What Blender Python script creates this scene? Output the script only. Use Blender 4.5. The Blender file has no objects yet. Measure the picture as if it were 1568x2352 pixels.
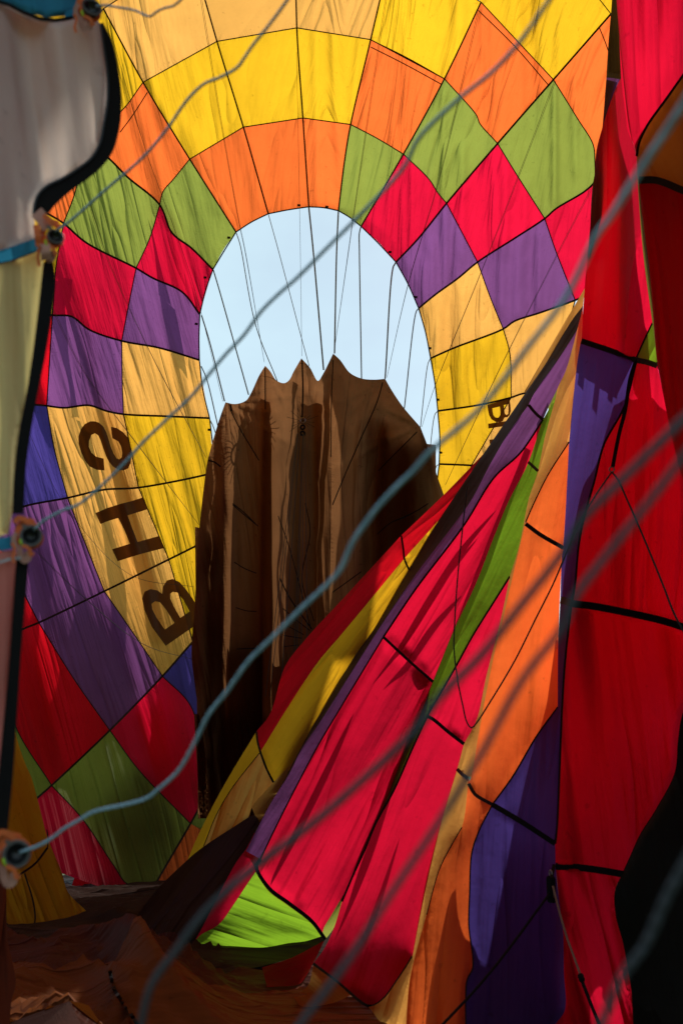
import bpy, math, random
import numpy as np
from mathutils import Vector, Matrix
from mathutils.geometry import delaunay_2d_cdt

# ------------------------------------------------------------------ camera, sky, sun, exposure
SC = bpy.context.scene
W0, H0, FPX = 1568.0, 2352.0, 2287.0          # working units of the photograph and the focal length in them
CAM = np.array([0.0, 0.0, 1.6])
PITCH = math.radians(13.85)
SUN_AZ, SUN_EL = math.radians(38.0), math.radians(45.0)
SUNV = np.array([math.sin(SUN_AZ)*math.cos(SUN_EL), math.cos(SUN_AZ)*math.cos(SUN_EL), math.sin(SUN_EL)])

cd = bpy.data.cameras.new('camera')
cam = bpy.data.objects.new('camera', cd)
SC.collection.objects.link(cam)
cam.location = CAM
cam.rotation_euler = (math.pi/2 + PITCH, 0, 0)
cd.sensor_fit = 'VERTICAL'; cd.sensor_height = 36.0; cd.lens = 36.0*FPX/H0
cd.clip_start = 0.05; cd.clip_end = 5000
cd.dof.use_dof = True; cd.dof.focus_distance = 12.5; cd.dof.aperture_fstop = 3.2
SC.camera = cam

wd = bpy.data.worlds.new('World'); SC.world = wd; wd.use_nodes = True
nt = wd.node_tree; nt.nodes.clear()
wo = nt.nodes.new('ShaderNodeOutputWorld'); bg = nt.nodes.new('ShaderNodeBackground')
sky = nt.nodes.new('ShaderNodeTexSky'); sky.sky_type = 'NISHITA'; sky.sun_disc = False
sky.sun_elevation = SUN_EL; sky.sun_rotation = SUN_AZ
sky.air_density = 1.0; sky.dust_density = 1.8; sky.ozone_density = 0.6
tc = nt.nodes.new('ShaderNodeTexCoord')
mp = nt.nodes.new('ShaderNodeMapping'); mp.inputs['Scale'].default_value = (1.3, 1.3, 2.6)
nz = nt.nodes.new('ShaderNodeTexNoise'); nz.inputs['Scale'].default_value = 2.3; nz.inputs['Detail'].default_value = 5
cr = nt.nodes.new('ShaderNodeValToRGB')
cr.color_ramp.elements[0].position = 0.30; cr.color_ramp.elements[0].color = (0.5, 0.5, 0.5, 1)
cr.color_ramp.elements[1].position = 0.7; cr.color_ramp.elements[1].color = (0.95, 0.95, 0.95, 1)
mx = nt.nodes.new('ShaderNodeMixRGB'); mx.inputs['Color2'].default_value = (6.2, 8.3, 9.1, 1)
L = nt.links.new
L(tc.outputs['Generated'], mp.inputs['Vector']); L(mp.outputs['Vector'], nz.inputs['Vector'])
L(nz.outputs['Fac'], cr.inputs['Fac']); L(cr.outputs['Color'], mx.inputs['Fac'])
L(sky.outputs['Color'], mx.inputs['Color1']); L(mx.outputs['Color'], bg.inputs['Color'])
bg.inputs['Strength'].default_value = 0.15
L(bg.outputs['Background'], wo.inputs['Surface'])

sl = bpy.data.lights.new('sun', 'SUN'); sl.energy = 5.0; sl.angle = math.radians(0.53); sl.color = (1.0, 0.95, 0.87)
so = bpy.data.objects.new('sun', sl); SC.collection.objects.link(so)
so.rotation_euler = Vector(-SUNV).to_track_quat('-Z', 'Y').to_euler()
so.location = (20, 30, 40)

vs = SC.view_settings
vs.view_transform = 'Standard'; vs.look = 'None'; vs.exposure = -0.35; vs.gamma = 1.0; vs.use_curve_mapping = False
cy = SC.cycles
cy.max_bounces = 7; cy.diffuse_bounces = 5; cy.glossy_bounces = 3; cy.transmission_bounces = 4; cy.transparent_max_bounces = 4
cy.sample_clamp_indirect = 6.0; cy.use_denoising = True; cy.caustics_reflective = False; cy.caustics_refractive = False

# ------------------------------------------------------------------ geometry helpers
CP, SP = math.cos(PITCH), math.sin(PITCH)
def lift(P):
    """(x, y, distance) seen from where the photographer stood -> a point in metres in the place"""
    P = np.asarray(P, float).reshape(-1, 3)
    X = (P[:, 0]-W0/2)/FPX*P[:, 2]; U = -(P[:, 1]-H0/2)/FPX*P[:, 2]; D = P[:, 2]
    return np.stack([CAM[0]+X, CAM[1]+D*CP-U*SP, CAM[2]+D*SP+U*CP], 1)
def unlift(V):
    V = np.asarray(V, float).reshape(-1, 3)-CAM
    D = V[:, 1]*CP+V[:, 2]*SP; U = -V[:, 1]*SP+V[:, 2]*CP
    return np.stack([V[:, 0]/D*FPX+W0/2, H0/2-U/D*FPX, D], 1)
def ground_d(y):
    return CAM[2]/((y-H0/2)/FPX*CP-SP)

def hash2(i, j, seed):
    n = (i.astype(np.int64)*374761393 + j.astype(np.int64)*668265263 + seed*1442695041) & 0x7fffffff
    n = ((n ^ (n >> 13))*1274126177) & 0x7fffffff
    return ((n ^ (n >> 16)) & 0xffff)/65535.0
def vn(x, y, seed=0):
    x = np.asarray(x, float); y = np.asarray(y, float)+0*x
    i, j = np.floor(x), np.floor(y); f, g = x-i, y-j
    f = f*f*f*(f*(f*6-15)+10); g = g*g*g*(g*(g*6-15)+10)
    i = i.astype(np.int64); j = j.astype(np.int64)
    a = hash2(i, j, seed)*(1-f)+hash2(i+1, j, seed)*f
    b = hash2(i, j+1, seed)*(1-f)+hash2(i+1, j+1, seed)*f
    return (a*(1-g)+b*g)*2-1
def sstep(a, b, x):
    t = np.clip((x-a)/(b-a), 0, 1); return t*t*(3-2*t)

def smooth(pts, step=8.0):
    """Catmull-Rom through the points, resampled at about `step`"""
    p = np.asarray(pts, float)
    if len(p) == 2:
        n = max(1, int(round(np.linalg.norm((p[1]-p[0])[:2])/step)))
        return p[0]+(p[1]-p[0])*np.linspace(0, 1, n+1)[:, None]
    q = np.vstack([2*p[0]-p[1], p, 2*p[-1]-p[-2]]); out = [p[:1]]
    for k in range(1, len(q)-2):
        a, b, c, d = q[k-1:k+3]
        l0, l1, l2 = [max(1e-6, np.linalg.norm((v-u)[:2]))**0.5 for u, v in ((a, b), (b, c), (c, d))]
        n = max(1, int(round(np.linalg.norm((c-b)[:2])/step)))
        t0, t1, t2, t3 = 0, l0, l0+l1, l0+l1+l2
        t = np.linspace(t1, t2, n+1)[1:, None]
        A1 = (t1-t)/(t1-t0)*a+(t-t0)/(t1-t0)*b; A2 = (t2-t)/(t2-t1)*b+(t-t1)/(t2-t1)*c; A3 = (t3-t)/(t3-t2)*c+(t-t2)/(t3-t2)*d
        B1 = (t2-t)/(t2-t0)*A1+(t-t0)/(t2-t0)*A2; B2 = (t3-t)/(t3-t1)*A2+(t-t1)/(t3-t1)*A3
        out.append((t2-t)/(t2-t1)*B1+(t-t1)/(t2-t1)*B2)
    return np.vstack(out)
def inside(P, poly):
    x, y = P[:, 0], P[:, 1]; r = np.zeros(len(P), bool); n = len(poly)
    for k in range(n):
        (x0, y0), (x1, y1) = poly[k-1][:2], poly[k][:2]
        if y0 == y1: continue
        r ^= ((y0 > y) != (y1 > y)) & (x < (x1-x0)*(y-y0)/(y1-y0)+x0)
    return r
def edge_info(P, poly):
    """distance to the outline and place along it"""
    best = np.full(len(P), 1e9); along = np.zeros(len(P)); acc = 0.0; n = len(poly)
    for k in range(n):
        a, b = poly[k][:2], poly[(k+1) % n][:2]; ab = b-a; l = np.linalg.norm(ab)
        if l < 1e-6: continue
        t = np.clip(((P[:, :2]-a)@ab)/l/l, 0, 1)
        d = np.linalg.norm(P[:, :2]-(a+t[:, None]*ab), axis=1); m = d < best
        best[m] = d[m]; along[m] = acc+t[m]*l; acc += l
    return best, along
def mvc(P, poly):
    """mean value interpolation of the outline's distances"""
    v = poly[None, :, :2]-P[:, None, :2]; r = np.linalg.norm(v, axis=2)+1e-6
    vn_ = np.roll(v, -1, 1); rn = np.roll(r, -1, 1)
    cr_ = v[..., 0]*vn_[..., 1]-v[..., 1]*vn_[..., 0]; dt = (v*vn_).sum(2)
    tn = cr_/(r*rn+dt+1e-9)
    w = (np.roll(tn, 1, 1)+tn)/r
    s = w.sum(1); s[np.abs(s) < 1e-9] = 1e-9
    d = (w*poly[None, :, 2]).sum(1)/s
    return np.clip(d, poly[:, 2].min(), poly[:, 2].max())

def obj_from(name, V, F, mat, parent=None, uvs=None, smooth_=True):
    me = bpy.data.meshes.new(name)
    me.from_pydata([tuple(map(float, v)) for v in V], [], [tuple(int(i) for i in f) for f in F])
    me.update()
    if uvs:
        li = np.zeros(len(me.loops), np.int32); me.loops.foreach_get('vertex_index', li)
        for nm, uv in uvs.items():
            lay = me.uv_layers.new(name=nm); lay.data.foreach_set('uv', uv[li].astype(np.float32).ravel())
    if smooth_:
        me.polygons.foreach_set('use_smooth', [True]*len(me.polygons))
    me.materials.append(mat)
    o = bpy.data.objects.new(name, me); SC.collection.objects.link(o)
    if parent: o.parent = parent
    return o
def thing(name, label, cat, group=None, kind=None):
    o = bpy.data.objects.new(name, None); SC.collection.objects.link(o); o.empty_display_size = 0.1
    return tag(o, label, cat, group, kind)
def tag(o, label=None, cat=None, group=None, kind=None):
    if label: o['label'] = label
    if cat: o['category'] = cat
    if group: o['group'] = group
    if kind: o['kind'] = kind
    return o

def cloth(name, outline, mat, parent, depth=None, mapper=None, step=8.0, fold=(0.0, 0.0, 0.2), seed=1, holes=(), off=0.0, ang=90.0, edge_fix=10.0):
    """one piece of fabric. outline: (x, y, distance) corners and curve points; fold: (amplitude m, sharpness, wavelength m)
    with folds running at `ang` degrees in the picture; depth: a surface shared with its neighbours"""
    ol = np.asarray(outline, float)
    keep = [0]
    for k in range(1, len(ol)):
        if np.linalg.norm(ol[k, :2]-ol[keep[-1], :2]) > 0.4: keep.append(k)
    if np.linalg.norm(ol[keep[-1], :2]-ol[0, :2]) < 0.4: keep.pop()
    ol = ol[keep]
    hs = [np.asarray(h, float) for h in holes]
    lo, hi = ol[:, :2].min(0), ol[:, :2].max(0)
    rs = np.random.RandomState(seed)
    gx, gy = np.meshgrid(np.arange(lo[0], hi[0], step), np.arange(lo[1], hi[1], step*0.87))
    gx = gx+(np.arange(gx.shape[0]) % 2)[:, None]*step/2
    G = np.stack([gx.ravel(), gy.ravel()], 1)+rs.uniform(-0.12, 0.12, (gx.size, 2))*step
    G = G[inside(G, ol)]
    if len(G): G = G[edge_info(G, ol)[0] > step*0.45]
    for h in hs:
        if len(G): G = G[~inside(G, h)]
        if len(G): G = G[edge_info(G, h)[0] > step*0.45]
    allp = [ol[:, :2]]; edges = []; base = 0
    for ring in [ol]+hs:
        n = len(ring)
        edges += [(base+k, base+(k+1) % n) for k in range(n)]; base += n
    P = np.vstack([ol[:, :2]]+[h[:, :2] for h in hs]+[G])
    res = delaunay_2d_cdt([Vector(p) for p in P], edges, [], 0, 1e-4)
    Q = np.array([tuple(v) for v in res[0]]); T = np.array([t for t in res[2] if len(t) == 3])
    cen = Q[T].mean(1); ok = inside(cen, ol)
    for h in hs: ok &= ~inside(cen, h)
    T = T[ok]
    a, b, c = Q[T[:, 0]], Q[T[:, 1]], Q[T[:, 2]]
    cr_ = (b[:, 0]-a[:, 0])*(c[:, 1]-a[:, 1])-(b[:, 1]-a[:, 1])*(c[:, 0]-a[:, 0])
    T = T[np.abs(cr_) > 1e-6]; cr_ = cr_[np.abs(cr_) > 1e-6]
    T[cr_ > 0] = T[cr_ > 0][:, ::-1]
    ed, al = edge_info(Q, ol)
    if mapper is not None:
        V = mapper(Q[:, 0], Q[:, 1])
        return obj_from(name, V, T[:, ::-1], mat, parent, {'fold': Q[:, ::-1]*0.01+seed, 'edge': np.column_stack([ed, al])*0.01})
    if depth is not None:
        d = depth(Q[:, 0], Q[:, 1])
        fs, ft = fold_coord(Q[:, 0], Q[:, 1]); m = d/FPX
    else:
        d = mvc(Q, ol); nb = ed < 0.6
        if nb.any():
            d[nb] = np.array([ol[np.argsort(((ol[:, :2]-p)**2).sum(1))[0], 2] for p in Q[nb]])
        m = np.full(len(Q), d.mean()/FPX)
        th = math.radians(ang)
        fs = Q[:, 0]*math.sin(th)-Q[:, 1]*math.cos(th); ft = Q[:, 0]*math.cos(th)+Q[:, 1]*math.sin(th)
        amp, sh, wl = fold
        if amp:
            s, t = fs*m/wl, ft*m/wl*0.13
            f = vn(s+vn(s*0.3, t, seed+5)*0.8, t, seed)*0.65+vn(s*2.3, t*1.6, seed+1)*0.3+vn(s*5.1, t*2.5, seed+2)*0.13
            d = d+amp*f*sstep(0, edge_fix, ed)
    d = d+off
    V = lift(np.column_stack([Q, d]))
    uv = {'fold': np.column_stack([fs*m, ft*m])+seed*1.37, 'edge': np.column_stack([ed*m+(0.0 if depth is not None else 0.16), al*m+seed*3.1])}
    return obj_from(name, V, T, mat, parent, uv)

def ribbon(name, pts, wpx, mat, parent, off=-0.012, thick=0.004, step=6.0, depth=None):
    p = np.asarray(pts, float)
    if depth is not None:
        p = smooth(p[:, :2], step); p = np.column_stack([p, depth(p[:, 0], p[:, 1])])
    t = np.gradient(p[:, :2], axis=0); t /= np.linalg.norm(t, axis=1)[:, None]+1e-9
    nn = np.column_stack([-t[:, 1], t[:, 0]])
    w = np.broadcast_to(np.asarray(wpx, float), (len(p),))[:, None]
    A = p.copy(); B = p.copy(); A[:, :2] += nn*w/2; B[:, :2] -= nn*w/2
    if depth is not None:
        A[:, 2] = np.minimum(p[:, 2], depth(A[:, 0], A[:, 1])); B[:, 2] = np.minimum(p[:, 2], depth(B[:, 0], B[:, 1]))
    A[:, 2] += off; B[:, 2] += off
    A2, B2 = A.copy(), B.copy(); A2[:, 2] += thick; B2[:, 2] += thick
    V = np.vstack([lift(A), lift(B), lift(B2), lift(A2)]); n = len(p); F = []
    for k in range(n-1):
        for r in range(4):
            i, j = r*n, ((r+1) % 4)*n
            F.append((i+k, i+k+1, j+k+1, j+k))
    F += [(0, n, 2*n, 3*n), (n-1, 4*n-1, 3*n-1, 2*n-1)]
    return obj_from(name, V, F, mat, parent, smooth_=False)

def tube(name, P, r, mat, parent=None, sides=8, twist=0.0):
    P = np.asarray(P, float); n = len(P)
    r = np.broadcast_to(np.asarray(r, float), (n,))
    T = np.gradient(P, axis=0); T /= np.linalg.norm(T, axis=1)[:, None]+1e-12
    up = np.array([0, 0, 1.0]) if abs(T[0, 2]) < 0.9 else np.array([1.0, 0, 0])
    V = []; s = 0.0
    for k in range(n):
        a = np.cross(T[k], up); a /= np.linalg.norm(a)+1e-12; b = np.cross(a, T[k]); up = b
        if k: s += np.linalg.norm(P[k]-P[k-1])
        for q in range(sides):
            th = 2*math.pi*q/sides+twist*s
            V.append(P[k]+r[k]*(math.cos(th)*a+math.sin(th)*b))
    F = [(k*sides+q, k*sides+(q+1) % sides, (k+1)*sides+(q+1) % sides, (k+1)*sides+q) for k in range(n-1) for q in range(sides)]
    F += [tuple(range(sides))[::-1], tuple((n-1)*sides+q for q in range(sides))]
    uv = None
    return obj_from(name, V, F, mat, parent, uv)
def poly3(pts, step=10.0):
    return smooth(np.asarray(pts, float), step)
def chain(*edges):
    out = []
    for e in edges:
        e = np.asarray(e, float); out.append(e[:-1] if len(e) > 1 else e)
    return np.vstack(out)
def tri_d(d, pts):
    return [(x, y, d) for x, y in pts]
def conv(pts, ox, oy, k):
    return [(ox+x*k, oy+y*k) for x, y in pts]
CR = {'A': (0, 0), 'B': (459.3, 0), 'C': (993.9, 0), 'D': (0, 574.2), 'E': (459.3, 574.2), 'G': (993.9, 574.2), 'H': (0, 1148.3),
      'I': (459.3, 1148.3), 'J': (993.9, 1148.3), 'K': (0, 1720.2), 'L': (459.3, 1720.2), 'M': (993.9, 1720.2)}
def q(s, dep=None):
    """measurements noted as <part of the picture><x>,<y> ; dep = distance or (first, last)"""
    out = []; c = None
    for w in s.split():
        if w[0].isalpha(): c = CR[w[0]]; w = w[1:]; k = 0.3662
        elif w[0] == '=': c = (0, 0); w = w[1:]; k = 1.0
        elif c is None: k = 1.0; c = (0, 0)
        x, y = w.split(','); out.append((c[0]+float(x)*k, c[1]+float(y)*k))
    p = np.array(out)
    if dep is None: return p
    if np.isscalar(dep): d = np.full(len(p), float(dep))
    else:
        l = np.r_[0, np.cumsum(np.linalg.norm(np.diff(p, axis=0), axis=1))]; l /= l[-1]
        d = np.interp(l, np.linspace(0, 1, len(dep)), dep)
    return np.column_stack([p, d])

# ------------------------------------------------------------------ materials
def nodes(name):
    m = bpy.data.materials.new(name); m.use_nodes = True; m.node_tree.nodes.clear()
    N = m.node_tree.nodes; Lk = m.node_tree.links.new
    out = N.new('ShaderNodeOutputMaterial')
    return m, N, Lk, out
def math_(N, Lk, op, a, b=None, c=None):
    n = N.new('ShaderNodeMath'); n.operation = op
    for k, v in enumerate((a, b, c)):
        if v is None: continue
        if isinstance(v, (int, float)): n.inputs[k].default_value = v
        else: Lk(v, n.inputs[k])
    return n.outputs[0]
def fabric(name, col, refl=None, trans=0.72, bump=1.0, rough=0.6, dirt=0.3, pucker=1.0, spec=0.08):
    """thin coated nylon: lets coloured light through, a little sheen, fine gathers along the seams and slack creases"""
    m, N, Lk, out = nodes(name)
    uf = N.new('ShaderNodeUVMap'); uf.uv_map = 'fold'; ue = N.new('ShaderNodeUVMap'); ue.uv_map = 'edge'
    def stretched(sx, sy, det, seed):
        mp = N.new('ShaderNodeMapping'); mp.inputs['Scale'].default_value = (sx, sy, 1); mp.inputs['Location'].default_value = (seed, seed*2, 0)
        Lk(uf.outputs['UV'], mp.inputs['Vector'])
        nz = N.new('ShaderNodeTexNoise'); nz.inputs['Scale'].default_value = 1; nz.inputs['Detail'].default_value = det
        nz.inputs['Roughness'].default_value = 0.5
        Lk(mp.outputs['Vector'], nz.inputs['Vector']); return nz.outputs['Fac']
    f1 = stretched(5.5, 0.55, 3, 1.0); f2 = stretched(17, 1.3, 2, 4.0); f3 = stretched(8.0, 6.0, 6, 7.0)
    zone = stretched(0.7, 0.45, 1, 11.0)
    zr = N.new('ShaderNodeMapRange'); zr.inputs[1].default_value = 0.38; zr.inputs[2].default_value = 0.62; Lk(zone, zr.inputs[0])
    sp = N.new('ShaderNodeSeparateXYZ'); Lk(ue.outputs['UV'], sp.inputs[0])
    mpe = N.new('ShaderNodeMapping'); mpe.inputs['Scale'].default_value = (2.5, 42, 1); Lk(ue.outputs['UV'], mpe.inputs['Vector'])
    ne = N.new('ShaderNodeTexNoise'); ne.inputs['Scale'].default_value = 1; ne.inputs['Detail'].default_value = 2; Lk(mpe.outputs['Vector'], ne.inputs['Vector'])
    fade = math_(N, Lk, 'POWER', 2.718, math_(N, Lk, 'MULTIPLY', sp.outputs['X'], -20.0))
    pk = math_(N, Lk, 'MULTIPLY', math_(N, Lk, 'MULTIPLY', ne.outputs['Fac'], fade), 0.020*pucker)
    cz = stretched(3.4, 0.30, 1.5, 17.0)
    cz = math_(N, Lk, 'SUBTRACT', 1.0, math_(N, Lk, 'ABSOLUTE', math_(N, Lk, 'MULTIPLY_ADD', cz, 2.0, -1.0)))
    cz = math_(N, Lk, 'POWER', cz, 14.0)
    h = math_(N, Lk, 'MULTIPLY', f1, 0.065)
    h = math_(N, Lk, 'MULTIPLY_ADD', math_(N, Lk, 'MULTIPLY', cz, zr.outputs[0]), 0.045, h)
    h = math_(N, Lk, 'MULTIPLY_ADD', math_(N, Lk, 'MULTIPLY', f2, zr.outputs[0]), 0.026, h)
    h = math_(N, Lk, 'MULTIPLY_ADD', f3, 0.009, h)
    h = math_(N, Lk, 'ADD', h, pk)
    bp = N.new('ShaderNodeBump'); bp.inputs['Strength'].default_value = 1.0*bump; bp.inputs['Distance'].default_value = 1.0
    Lk(h, bp.inputs['Height'])
    # soiling and faded patches
    geo = N.new('ShaderNodeNewGeometry')
    nd = N.new('ShaderNodeTexNoise'); nd.inputs['Scale'].default_value = 1.7; nd.inputs['Detail'].default_value = 8; nd.inputs['Roughness'].default_value = 0.7
    Lk(geo.outputs['Position'], nd.inputs['Vector'])
    n2 = N.new('ShaderNodeTexNoise'); n2.inputs['Scale'].default_value = 14; n2.inputs['Detail'].default_value = 6; Lk(geo.outputs['Position'], n2.inputs['Vector'])
    r2 = N.new('ShaderNodeMapRange'); r2.inputs[1].default_value = 0.66; r2.inputs[2].default_value = 0.74; Lk(n2.outputs['Fac'], r2.inputs[0])
    dv = math_(N, Lk, 'MULTIPLY_ADD', nd.outputs['Fac'], -dirt*1.2, 1+dirt*0.6)
    dv = math_(N, Lk, 'MULTIPLY', dv, math_(N, Lk, 'MULTIPLY_ADD', r2.outputs[0], -dirt*0.8, 1.0))
    oi = N.new('ShaderNodeObjectInfo')
    dv = math_(N, Lk, 'MULTIPLY', dv, math_(N, Lk, 'MULTIPLY_ADD', oi.outputs['Random'], 0.14, 0.93))
    def tinted(c):
        hs = N.new('ShaderNodeHueSaturation'); hs.inputs['Color'].default_value = (*c, 1); Lk(dv, hs.inputs['Value']); return hs.outputs['Color']
    refl = refl or tuple(min(0.8, x*0.38+0.003) for x in col)
    tr = N.new('ShaderNodeBsdfTranslucent'); Lk(tinted(col), tr.inputs['Color']); Lk(bp.outputs['Normal'], tr.inputs['Normal'])
    pr = N.new('ShaderNodeBsdfPrincipled'); Lk(tinted(refl), pr.inputs['Base Color']); Lk(bp.outputs['Normal'], pr.inputs['Normal'])
    pr.inputs['Roughness'].default_value = rough; pr.inputs['Specular IOR Level'].default_value = spec
    mixs = N.new('ShaderNodeMixShader'); mixs.inputs[0].default_value = trans
    Lk(pr.outputs[0], mixs.inputs[1]); Lk(tr.outputs[0], mixs.inputs[2]); Lk(mixs.outputs[0], out.inputs['Surface'])
    return m
def plain(name, col, rough=0.7, spec=0.3, noise=0.25, scale=30, metal=0.0, bump=0.0, trans=0.0):
    m, N, Lk, out = nodes(name)
    tcn = N.new('ShaderNodeTexCoord'); nz = N.new('ShaderNodeTexNoise'); nz.inputs['Scale'].default_value = scale; nz.inputs['Detail'].default_value = 5
    Lk(tcn.outputs['Object'], nz.inputs['Vector'])
    hs = N.new('ShaderNodeHueSaturation'); hs.inputs['Color'].default_value = (*col, 1)
    Lk(math_(N, Lk, 'MULTIPLY_ADD', nz.outputs['Fac'], noise*2, 1-noise), hs.inputs['Value'])
    pr = N.new('ShaderNodeBsdfPrincipled'); Lk(hs.outputs[0], pr.inputs['Base Color'])
    pr.inputs['Roughness'].default_value = rough; pr.inputs['Specular IOR Level'].default_value = spec; pr.inputs['Metallic'].default_value = metal
    if bump:
        b = N.new('ShaderNodeBump'); b.inputs['Strength'].default_value = bump; b.inputs['Distance'].default_value = 0.004
        Lk(nz.outputs['Fac'], b.inputs['Height']); Lk(b.outputs[0], pr.inputs['Normal'])
    if trans:
        t = N.new('ShaderNodeBsdfTranslucent'); Lk(hs.outputs[0], t.inputs['Color'])
        ms = N.new('ShaderNodeMixShader'); ms.inputs[0].default_value = trans
        Lk(pr.outputs[0], ms.inputs[1]); Lk(t.outputs[0], ms.inputs[2]); Lk(ms.outputs[0], out.inputs['Surface'])
    else: Lk(pr.outputs[0], out.inputs['Surface'])
    return m

M = {
 'Y': fabric('yellow_nylon', (0.88, 0.47, 0.016)),
 'A': fabric('amber_nylon', (0.86, 0.41, 0.085)),
 'O': fabric('orange_nylon', (0.95, 0.165, 0.03)),
 'G': fabric('green_nylon', (0.27, 0.31, 0.05)),
 'C': fabric('crimson_nylon', (0.74, 0.007, 0.040)),
 'P': fabric('purple_nylon', (0.21, 0.065, 0.215)),
 'B': fabric('blue_nylon', (0.075, 0.05, 0.27)),
 'R': fabric('red_nylon', (0.66, 0.005, 0.014)),
 'L': fabric('lime_nylon', (0.22, 0.42, 0.02)),
 'D': fabric('shaded_purple_nylon', (0.035, 0.015, 0.02), trans=0.3),  # near-black purple: shade of folds and gaps put into the colour
 'N': fabric('bottle_green_nylon', (0.010, 0.014, 0.008), trans=0.2),
 'W': fabric('brown_nylon', (0.19, 0.085, 0.033), refl=(0.02, 0.008, 0.003), dirt=0.45, bump=0.7, rough=0.8, spec=0.03),
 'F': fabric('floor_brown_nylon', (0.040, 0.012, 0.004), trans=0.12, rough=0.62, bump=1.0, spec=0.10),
 'FR': fabric('rust_floor_shaded_crimson_nylon', (0.13, 0.022, 0.006), trans=0.12, rough=0.62, bump=1.0, spec=0.10),
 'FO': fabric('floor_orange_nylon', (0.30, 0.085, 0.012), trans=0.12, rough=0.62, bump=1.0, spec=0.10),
 'CL': fabric('crimson_shade_layer_nylon', (0.97, 0.05, 0.17), trans=0.94),  # for the unseen layers added to dim the crimson panels
 'KW': fabric('skirt_white_nomex', (0.62, 0.52, 0.44), refl=(0.60, 0.56, 0.54), trans=0.45, rough=0.7),
 'KY': fabric('skirt_cream_nomex', (0.66, 0.56, 0.20), refl=(0.62, 0.58, 0.28), trans=0.45, rough=0.7),
 'KP': fabric('skirt_pink_nomex', (0.65, 0.18, 0.15), refl=(0.60, 0.26, 0.22), trans=0.45, rough=0.7),
 'KB': fabric('skirt_blue_nomex', (0.03, 0.25, 0.42), refl=(0.03, 0.22, 0.38), trans=0.35, rough=0.7),
}
TAPE = plain('load_tape_webbing', (0.018, 0.010, 0.008), rough=0.8, spec=0.2, trans=0.25)
BLACK = plain('black_webbing', (0.005, 0.005, 0.005), rough=0.75, spec=0.12, scale=60, bump=0.3)
LETTER = plain('letter_patch_nylon', (0.10, 0.05, 0.016), rough=0.5, trans=0.6, noise=0.15, scale=5)
CORD = plain('dark_cord', (0.02, 0.03, 0.035), rough=0.7)
VLINE = plain('teal_vent_webbing', (0.03, 0.085, 0.11), rough=0.6)

# ------------------------------------------------------------------ ground
gm, N, Lk, out = nodes('meadow_grass')
g1 = N.new('ShaderNodeTexNoise'); g1.inputs['Scale'].default_value = 3.0; g1.inputs['Detail'].default_value = 10
gr = N.new('ShaderNodeValToRGB'); gr.color_ramp.elements[0].color = (0.03, 0.045, 0.012, 1); gr.color_ramp.elements[1].color = (0.09, 0.11, 0.03, 1)
gp = N.new('ShaderNodeBsdfPrincipled'); gp.inputs['Roughness'].default_value = 0.95
ggeo = N.new('ShaderNodeNewGeometry'); Lk(ggeo.outputs['Position'], g1.inputs['Vector']); Lk(g1.outputs['Fac'], gr.inputs[0]); Lk(gr.outputs[0], gp.inputs['Base Color']); Lk(gp.outputs[0], out.inputs['Surface'])
go = obj_from('ground', [(-2500, -2500, -0.06), (2500, -2500, -0.06), (2500, 2500, -0.06), (-2500, 2500, -0.06)], [(0, 1, 2, 3)], gm, smooth_=False)
tag(go, kind='structure')

# ------------------------------------------------------------------ balloon envelope: the far wall round the open crown
ENV = thing('balloon_envelope', 'huge multicoloured nylon balloon envelope seen from inside, lying on its side', 'hot-air balloon')
CX, CY = 733.0, 880.0
def fold_coord(x, y):
    tilt = 0.30*(1-sstep(330, 760, x))-0.12*sstep(740, 800, x)*(1-sstep(880, 960, x))
    return x-tilt*(y-900), y
def wall_base(x, y):
    qd = np.sqrt(((x-CX)/275)**2+((y-CY)/410)**2)
    dx2, dy2 = ((x-CX)/275)**2, ((y-CY)/410)**2
    side = 1-0.55*(dx2/(dx2+dy2+1e-6))*sstep(0, 120, np.abs(CX-x))
    d = 16.5-1.55*side*np.maximum(qd-1, 0)**1.1-1.25*sstep(1330, 2080, y)*sstep(0, 120, CX-x)
    return np.maximum(d, 2.2)
CREASES = [(1018, 215, 460, 5, .07), (1107, 20, 300, 4, .05), (1112, 40, 320, 9, -.05), (1272, 190, 470, 5, .08), (1282, 60, 180, 6, .05), (1060, 330, 600, 7, .08), (1160, 380, 580, 8, .08), (1130, 340, 560, 6, .06), (1205, 420, 560, 7, .06),
           (972, 600, 720, 6, .07), (992, 560, 700, 6, .08), (1022, 480, 680, 8, .10), (1048, 520, 660, 5, .06), (1150, 540, 720, 8, .08), (1190, 530, 740, 10, .10), (1235, 520, 720, 7, .08), (1010, 690, 900, 9, .07), (1060, 660, 900, 7, .06), (1105, 640, 820, 8, .07), (1205, 740, 900, 7, .06),
           (940, 380, 560, 7, .07), (900, 440, 560, 6, .06), (845, 300, 520, 6, .06), (760, 100, 480, 7, .05), (730, 60, 470, 6, .06), (590, 280, 500, 8, .05), (640, 280, 480, 7, .05), (560, 80, 300, 8, .06), (900, 60, 340, 10, .05), (1200, 60, 300, 8, .05), (1320, 180, 400, 6, .06)]
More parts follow.
